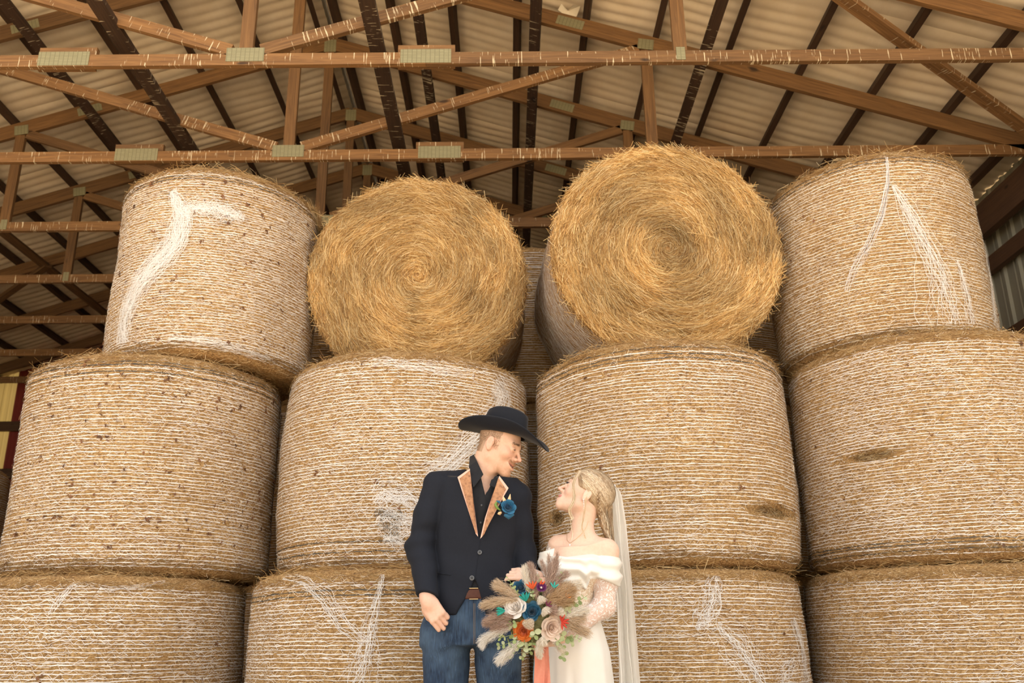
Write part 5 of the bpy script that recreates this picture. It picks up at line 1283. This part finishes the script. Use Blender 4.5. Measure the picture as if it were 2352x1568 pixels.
def petal_mat(name, c, dark):
    if name not in _petal_mats:
        n = NT(name); g = n.noise(n.coords('Object'), 45, 3); col = n.mix(c, dark, n.ramp(g, [(.4, (0, 0, 0)), (.75, (1, 1, 1))])); n.set(Base_Color=col, Roughness=.55, Sheen_Weight=.2)
        tr = n.node('ShaderNodeBsdfTranslucent', inp={'Color': col}); mx = n.node('ShaderNodeMixShader', inp={0: .32}); n.l.new(n.b.outputs[0], mx.inputs[1]); n.l.new(tr.outputs[0], mx.inputs[2]); n.l.new(mx.outputs[0], n.out.inputs[0])
        _petal_mats[name] = n.mat
    return _petal_mats[name]
def rose(parent, pos, axis, R, mat, seed, name='rose', label=None, full=1.):
    """pos in the parent's space; the rose is a part, its petals are sub-parts"""
    x, y, z = basis(axis, (0, 0, 1)); M = Matrix(((y[0], z[0], x[0], pos[0]), (y[1], z[1], x[1], pos[1]), (y[2], z[2], x[2], pos[2]), (0, 0, 0, 1)))
    rs = np.random.RandomState(seed)
    v, f = ball((0, 0, R * .15), R * .30, 12, (1, 1, 1.1)); o = link(name, fast_mesh(name, v, f, smooth=True), mat, parent, M)
    if label: o['label'] = label
    lay = [(.12, 1.02, 2.2, .0, 2), (.23, 1.04, 1.7, .05, 2), (.35, 1.02, 1.4, .12, 3), (.50, .96, 1.15, .25, 3), (.66, .84, 1.0, .45, 4), (.84, .66, .92, .75, 5)]
    k = 0
    for (fr, fh, w, cu, cnt) in lay:
        for j in range(cnt):
            v, f = petal_mesh(R * fr * rs.uniform(.94, 1.05), R * fh * .95 * rs.uniform(.94, 1.05), w, cu * full, seed + k)
            a = 2 * math.pi * j / cnt + fr * 9 + rs.uniform(-.15, .15)
            link('petal', fast_mesh('petal', v, f, smooth=True), mat, o, Matrix.Rotation(a, 4, 'Z')); k += 1
    return o
WHT = petal_mat('white_petal', (.95, .92, .89), (.92, .84, .77)); BLUSH = petal_mat('blush_petal', (.90, .78, .69), (.86, .66, .53)); NAVY = petal_mat('blue_petal', (.018, .125, .235), (.010, .075, .16))
TEAL_P = petal_mat('sky_blue_petal', (.03, .19, .36), (.02, .12, .26)); ORNG = petal_mat('orange_petal', (.78, .22, .035), (.60, .12, .02)); PURP = petal_mat('purple_petal', (.16, .015, .14), (.10, .01, .10))
FY = 3.63
bq_c = P(1228, 1415, FY)
bouquet = empty('bouquet', tuple(P(1243, 1478, FY + .07)))
tag(bouquet, 'round bridal bouquet of silk roses, pampas grass and eucalyptus with coral ribbons', 'bouquet')
BQ = np.array(bouquet.location)
def dome(u, v, lift=0.):
    """a spot on the bouquet's rounded face for a photo pixel"""
    rho = math.hypot(u - 1228, v - 1408) / 118.0
    return P(u, v, FY - .075 * max(0., 1 - rho * rho) - lift)
def axis_at(u, v, k=1.): return unit(np.array([(u - 1228) / 118.0 * k, -1.0, -(v - 1408) / 118.0 * k + .10]))
for (u, v, R, m, sd_, lb) in ((1183, 1394, .043, WHT, 3, 'white silk rose'), (1222, 1404, .035, NAVY, 5, 'deep blue silk rose'), (1202, 1449, .039, ORNG, 7, 'burnt orange silk rose'),
                              (1268, 1441, .045, BLUSH, 9, 'pale blush silk rose'), (1196, 1348, .031, NAVY, 11, 'deep blue silk rose at the top edge')):
    ax = axis_at(u, v, .8); rose(bouquet, dome(u, v, -.012) - BQ - ax * R * .4, ax, R, m, sd_, label=lb)
# leaf helpers
def leafy(name, mat): return name
M_EUC = tinted('eucalyptus_leaf', .6, trans=.2); M_STEM = plain('green_stem', (.25, .30, .12), .7); M_FLUFF = tinted('plume', .9, trans=.3)
def oval_leaf(L, W_, cup=.15):
    n = 10; a = np.linspace(0, 2 * np.pi, n, endpoint=False); v = [(0, L * .5, -.0)] + [(W_ * .5 * math.sin(t), L * .5 - L * .5 * math.cos(t), cup * L * (abs(math.sin(t)) * .4)) for t in a]
    me_v = np.array(v); f = [(0, i, i % n + 1) for i in range(1, n + 1)]
    return me_v, np.array(f)
LEAVES = {}
def leaf_mesh(key, L, W_, col):
    if key not in LEAVES:
        v, f = oval_leaf(L, W_); LEAVES[key] = fast_mesh('leaf', v, f, np.tile(np.array([col]), (len(v), 1)), True); LEAVES[key].materials.append(M_EUC)
    return LEAVES[key]
EUC = [(.32, .40, .16), (.44, .50, .26), (.26, .34, .14), (.52, .58, .36)]
def sprig(px, n, L, seed, lift=.0, name='eucalyptus_sprig'):
    rs = np.random.RandomState(seed); K = 10; kp = np.array([dome(u, v, lift) for u, v in px]) - BQ; s = np.linspace(0, 1, K); kk = np.linspace(0, 1, len(kp))
    pts = np.stack([np.interp(s, kk, kp[:, j]) for j in range(3)], 1); v, f = tube_mesh_data(pts, np.linspace(.0016, .0007, K), 5)
    o = link(name, fast_mesh(name, v, f, smooth=True), M_STEM, bouquet)
    tg = unit(np.gradient(pts, axis=0))
    for i in range(n):
        t = (i // 2 + .6) / (n / 2) ; t = min(t, 1.); q = np.array([np.interp(t, s, pts[:, j]) for j in range(3)]); td = tg[min(int(t * (K - 1)), K - 1)]
        out = np.cross(td, (0, -1, 0)) * (1 if i % 2 else -1) + td * rs.uniform(.1, .8) + rs.normal(0, .3, 3) + np.array([0, -.2, 0]); out = unit(out)
        nrm = np.array([0, -1., .3]) + rs.normal(0, .5, 3); X = unit(np.cross(out, nrm)); Z = np.cross(X, out); k = rs.randint(0, 4); sc = rs.uniform(.75, 1.1) * (1 - .35 * t)
        M = Matrix(((X[0], out[0], Z[0], q[0]), (X[1], out[1], Z[1], q[1]), (X[2], out[2], Z[2], q[2]), (0, 0, 0, 1))) @ Matrix.Scale(sc, 4)
        link('leaf', leaf_mesh(('e', k, round(L, 3)), L, L * .86, EUC[k]), None, o, M)
for i, (px, n, L) in enumerate([
        ([(1190, 1465), (1165, 1478), (1142, 1484)], 8, .024), ([(1195, 1470), (1178, 1490), (1168, 1508)], 8, .023), ([(1205, 1470), (1202, 1492), (1198, 1512)], 8, .028), ([(1222, 1470), (1222, 1488), (1215, 1500)], 6, .022),
        ([(1275, 1465), (1290, 1480), (1296, 1500), (1291, 1514)], 8, .024), ([(1285, 1455), (1305, 1468), (1318, 1478)], 8, .024), ([(1290, 1390), (1305, 1384), (1318, 1380)], 8, .024), ([(1282, 1396), (1296, 1402), (1310, 1398)], 6, .024),
        ([(1310, 1395), (1332, 1378), (1350, 1366)], 7, .020), ([(1190, 1365), (1178, 1345), (1166, 1326)], 9, .013), ([(1245, 1360), (1240, 1338), (1238, 1322)], 5, .018), ([(1190, 1430), (1176, 1432), (1168, 1438)], 6, .020),
        ([(1225, 1445), (1230, 1455), (1226, 1462)], 4, .030), ([(1225, 1375), (1222, 1360), (1210, 1350)], 6, .013), ([(1270, 1330), (1285, 1322), (1294, 1314)], 4, .016), ([(1186, 1455), (1160, 1462), (1145, 1466)], 6, .02), ([(1300, 1462), (1322, 1462), (1336, 1470)], 6, .016)]):
    sprig(px, n, L, 100 + i, .006)
def plume(px, cols, wid, n, seed, hair=.030, ang=.55, name='pampas_plume', lift=.0):
    n = int(n * 1.35)
    rs = np.random.RandomState(seed); kp = np.array([dome(u, v, lift) for u, v in px]) - BQ; K = 12; s = np.linspace(0, 1, K); kk = np.linspace(0, 1, len(kp))
    sp = np.stack([np.interp(s, kk, kp[:, j]) for j in range(3)], 1); tg = unit(np.gradient(sp, axis=0)); t = rs.uniform(0, 1, n) ** .9
    q = np.stack([np.interp(t, s, sp[:, j]) for j in range(3)], 1); td = tg[(t * (K - 1)).astype(int)]
    o = unit(rs.normal(0, 1, (n, 3))); o = unit(o - (o * td).sum(1, keepdims=True) * td); prof = np.sin(np.pi * np.clip(t * .86 + .10, 0, 1)) ** .7
    d = unit(td + o * np.tan(ang) * rs.uniform(.5, 1.2, (n, 1))); L = hair * (prof * .8 + .3) * rs.uniform(.6, 1.2, n)
    k = 5; ss = np.linspace(0, 1, k)[None, :, None]; wig = rs.normal(0, .16, (n, 1, 3)) * (L[:, None, None] * np.sin(ss * 5 + 1)); pts = wig + (q + o * (wid * prof * rs.uniform(0, 1, n))[:, None])[:, None] + d[:, None] * L[:, None, None] * ss + td[:, None] * (L[:, None, None] * .35 * ss * ss) + np.array([0, 0, -.12]) * (L[:, None, None] * ss * ss)
    sdv = unit(np.cross(d, rs.normal(0, 1, (n, 3))))[:, None].repeat(k, 1); C = np.array(cols)
    c = np.clip(C[rs.randint(0, len(C), n)] * rs.uniform(.8, 1.15, (n, 1)), 0, 1)
    v, f, c = ribbon(pts, sdv, np.full(n, .00048)[:, None] * np.linspace(1.2, .5, k)[None], c)
    ob = link(name, fast_mesh(name, v, f, c), M_FLUFF, bouquet); ob['kind'] = 'stuff'; return ob
TAN = [(.70, .55, .39), (.80, .67, .51), (.58, .43, .29)]; MAUVE = [(.52, .37, .29), (.66, .51, .42), (.40, .27, .21)]; CREAM = [(.88, .82, .72), (.80, .70, .56), (.92, .88, .82)]; BROWN = [(.46, .30, .16), (.58, .40, .23), (.68, .50, .32)]; WHTE = [(.92, .90, .86), (.86, .82, .76)]
for i, (px, c, w, n, h_, a) in enumerate([
        ([(1190, 1378), (1150, 1380), (1112, 1388)], TAN, .010, 900, .034, .5), ([(1195, 1370), (1165, 1355), (1142, 1341)], TAN, .011, 900, .034, .5), ([(1180, 1415), (1145, 1418), (1118, 1428)], MAUVE, .013, 1100, .030, .55),
        ([(1175, 1440), (1150, 1448), (1120, 1462), (1112, 1474)], WHTE, .008, 800, .032, .45), ([(1195, 1470), (1172, 1492), (1148, 1514)], WHTE, .008, 800, .034, .5), ([(1185, 1432), (1160, 1436), (1135, 1440)], MAUVE, .010, 800, .028, .5),
        ([(1232, 1375), (1228, 1335), (1218, 1298)], MAUVE, .012, 900, .030, .5), ([(1250, 1370), (1262, 1330), (1275, 1288)], MAUVE, .012, 1000, .032, .5), ([(1258, 1375), (1275, 1335), (1300, 1318)], MAUVE, .010, 700, .030, .5), ([(1215, 1360), (1210, 1330), (1206, 1305)], CREAM, .010, 700, .030, .5),
        ([(1252, 1385), (1280, 1370), (1312, 1352)], BROWN, .022, 2000, .034, .8), ([(1260, 1392), (1285, 1382), (1308, 1375)], BROWN, .018, 1300, .030, .8), ([(1290, 1420), (1318, 1408), (1345, 1402)], CREAM, .010, 800, .032, .5), ([(1290, 1432), (1318, 1440), (1340, 1448)], TAN, .006, 500, .045, .25), ([(1288, 1420), (1312, 1424), (1335, 1420)], TAN, .009, 700, .034, .45),
        ([(1295, 1352), (1312, 1345), (1325, 1340)], CREAM, .009, 600, .03, .5), ([(1270, 1470), (1280, 1480), (1290, 1488)], CREAM, .006, 400, .026, .4)]):
    plume(px, c, w, n, 200 + i, h_, a)
for (px) in ([(1262, 1330), (1262, 1305), (1260, 1275)], [(1270, 1325), (1278, 1300), (1280, 1272)], [(1255, 1325), (1250, 1305), (1244, 1290)]): plume(px, MAUVE, .004, 160, 240 + px[2][0], .022, .45, 'grass_spray')
def bunny(u, v, u2, v2, R, cols, seed): plume([(u, v), ((u + u2) / 2, (v + v2) / 2), (u2, v2)], cols, R, 900, seed, .014, .9, 'bunny_tail', .012)
for i, a in enumerate([(1236, 1470, 1240, 1508, .009), (1246, 1462, 1246, 1476, .010), (1200, 1430, 1222, 1432, .013), (1250, 1395, 1254, 1402, .014), (1240, 1368, 1244, 1378, .010), (1278, 1410, 1290, 1404, .010)]): bunny(*a, CREAM if i not in (2,) else TAN + CREAM, 300 + i)
plume([(1256, 1404), (1266, 1402), (1274, 1398)], MAUVE, .014, 900, 320, .016, .9, 'bunny_tail', .012)
# small dyed pods: short padded leaves fanning from one point
def pods(name, u, v, n, col, L, seed, spread=1.1, ang0=0.):
    rs = np.random.RandomState(seed); c = dome(u, v, .012) - BQ; mat = plain(name, col, .7); o = None
    parts = []
    for i in range(n):
        a = ang0 + (i - (n - 1) / 2) * spread / max(n - 1, 1) + rs.uniform(-.1, .1); d = unit(np.array([math.sin(a), -.35 + rs.uniform(-.3, .3), math.cos(a)])); pts = np.array([c + d * L * t for t in np.linspace(.0, 1, 6)])
        vv, ff = tube_mesh_data(pts, L * np.array([.05, .10, .13, .125, .09, .02]), 8)
        if o is None: o = link(name, fast_mesh(name, vv, ff, smooth=True), mat, bouquet)
        else: link('pod', fast_mesh('pod', vv, ff, smooth=True), mat, o)
pods('red_foliage', 1224, 1352, 4, (.62, .10, .03), .034, 1, 1.5, -.2); pods('red_foliage', 1240, 1348, 2, (.62, .10, .03), .032, 2, .5, .5); pods('red_foliage', 1290, 1428, 6, (.50, .04, .02), .032, 3, 3.4, 1.5)
pods('orange_foliage', 1300, 1376, 3, (.85, .28, .04), .024, 4, 1.2, .5); pods('teal_foliage', 1160, 1402, 5, (.01, .30, .25), .036, 5, .9, -1.6); pods('teal_foliage', 1208, 1380, 5, (.01, .27, .24), .036, 6, 1.5, -.3); pods('teal_foliage', 1272, 1350, 3, (.03, .38, .34), .026, 7, 1.3, .2)
pods('plum_foliage', 1256, 1390, 3, (.14, .02, .06), .024, 8, 2.0, .8)
def daisy(u, v, R, seed):
    ax = axis_at(u, v, .6); pos = dome(u, v, .014) - BQ; x, y, z = basis(ax, (0, 0, 1)); M = Matrix(((y[0], z[0], x[0], pos[0]), (y[1], z[1], x[1], pos[1]), (y[2], z[2], x[2], pos[2]), (0, 0, 0, 1)))
    vv, ff = ball((0, 0, .002), R * .28, 12, (1, 1, .6)); o = link('strawflower', fast_mesh('strawflower', vv, ff, smooth=True), plain('strawflower_eye', (.85, .72, .60), .7), bouquet, M)
    for rg, (n, L, tilt) in enumerate(((12, .7, .9), (14, 1., .45))):
        for i in range(n):
            lv, lf = oval_leaf(R * L, R * .42, .3); link('petal', fast_mesh('petal', lv, lf, smooth=True), PURP, o, Matrix.Rotation(2 * math.pi * i / n + rg * .2, 4, 'Z') @ Matrix.Rotation(tilt, 4, 'X'))
daisy(1243, 1350, .024, 1)
# leafy heart so the flowers sit on greenery, wrapped handle and ribbon tails
_n = NT('bouquet_core'); _n.set(Base_Color=_n.ramp(_n.noise(_n.coords('Object'), 60, 3), [(.35, (.07, .08, .03)), (.65, (.24, .24, .11))]), Roughness=.9)
v, f = ball(P(1228, 1410, FY + .03) - BQ, .115, 28, (1, .62, 1)); v = v + .008 * noise3(v * 60, 2)[:, None] * unit(v - (P(1228, 1410, FY + .03) - BQ)); link('greenery', fast_mesh('greenery', v, f, smooth=True), _n.mat, bouquet)
M_CORAL = cloth('coral_ribbon', (.72, .25, .17), (.80, .33, .24), rough=.55, bump=.05); M_BLUE_R = cloth('blue_ribbon', (.16, .36, .50), (.22, .44, .58), rough=.5)
hdl = np.array([P(1236, 1450, FY + .06), P(1246, 1480, FY + .085), P(1252, 1512, FY + .10)]) - BQ; v, f = tube_mesh_data(hdl, .017, 14); link('handle', fast_mesh('handle', v, f, smooth=True), M_CORAL, bouquet)
def tail(px, wid, mat, seed, y0):
    rs = np.random.RandomState(seed); K = 30; kp = np.array([P(u, v, y0) for u, v in px]) - BQ; s = np.linspace(0, 1, K); kk = np.linspace(0, 1, len(kp)); c = np.stack([np.interp(s, kk, kp[:, j]) for j in range(3)], 1)
    nx = 7; t = np.linspace(-1, 1, nx)[None, :, None]; wv = np.stack([t[..., 0] * wid + 0 * s[:, None], .006 * np.sin(t[..., 0] * 4 + s[:, None] * 9 + seed) * (.4 + s[:, None]), 0 * t[..., 0] + 0 * s[:, None]], -1)
    link('ribbon_tail', fast_mesh('ribbon_tail', (c[:, None] + wv).reshape(-1, 3), grid_faces(K, nx), smooth=True), mat, bouquet)
for i, (px, w, m, y) in enumerate([([(1238, 1478), (1240, 1520), (1238, 1570), (1236, 1700)], .020, M_CORAL, FY + .055), ([(1250, 1478), (1252, 1520), (1255, 1570), (1262, 1690)], .016, M_CORAL, FY + .065), ([(1244, 1480), (1243, 1525), (1246, 1570), (1248, 1730)], .022, M_CORAL, FY + .075), ([(1234, 1480), (1231, 1530), (1229, 1570), (1226, 1660)], .009, M_BLUE_R, FY + .085)]): tail(px, w, m, i * 3, y)
# buttonhole on the jacket: blue rose, bud, leaf and dried grass
by_ = GY - .150
bt = P(1166, 1166, by_) - np.array(groom.location)
rose(groom, bt, unit(np.array([.25, -1., .25])), .032, TEAL_P, 41, 'boutonniere', 'blue silk rose buttonhole with dried grass', .9)
bo = [o for o in groom.children if o.name.startswith('boutonniere')][0]
def bt_part(name, px, rad, mat, dy=0.):
    pts = np.array([P(u, v, by_ + dy) for u, v in px]) - np.array(groom.location); Mi = np.array(bo.matrix_basis.inverted()); pts = pts @ Mi[:3, :3].T + Mi[:3, 3]; v, f = tube_mesh_data(pts, rad, 8); return link(name, fast_mesh(name, v, f, smooth=True), mat, bo)
M_DRY = plain('dried_grass', (.74, .52, .30), .8)
bt_part('grass_tuft', [(1160, 1158), (1158, 1148), (1155, 1138)], [.004, .008, .001], M_DRY); bt_part('grass_tuft', [(1168, 1155), (1170, 1145), (1172, 1134)], [.004, .007, .001], M_DRY); bt_part('grass_tuft', [(1152, 1176), (1147, 1179), (1143, 1180)], [.004, .008, .002], M_DRY)
bt_part('leaf', [(1142, 1150), (1138, 1158), (1142, 1166), (1150, 1172)], [.002, .006, .006, .002], plain('green_leaf', (.16, .26, .05), .6)); bt_part('bud', [(1140, 1150), (1146, 1152), (1150, 1156)], [.002, .006, .003], TEAL_P)
bt_part('petal_drop', [(1158, 1182), (1168, 1186), (1180, 1180)], [.006, .013, .006], TEAL_P, -.004)
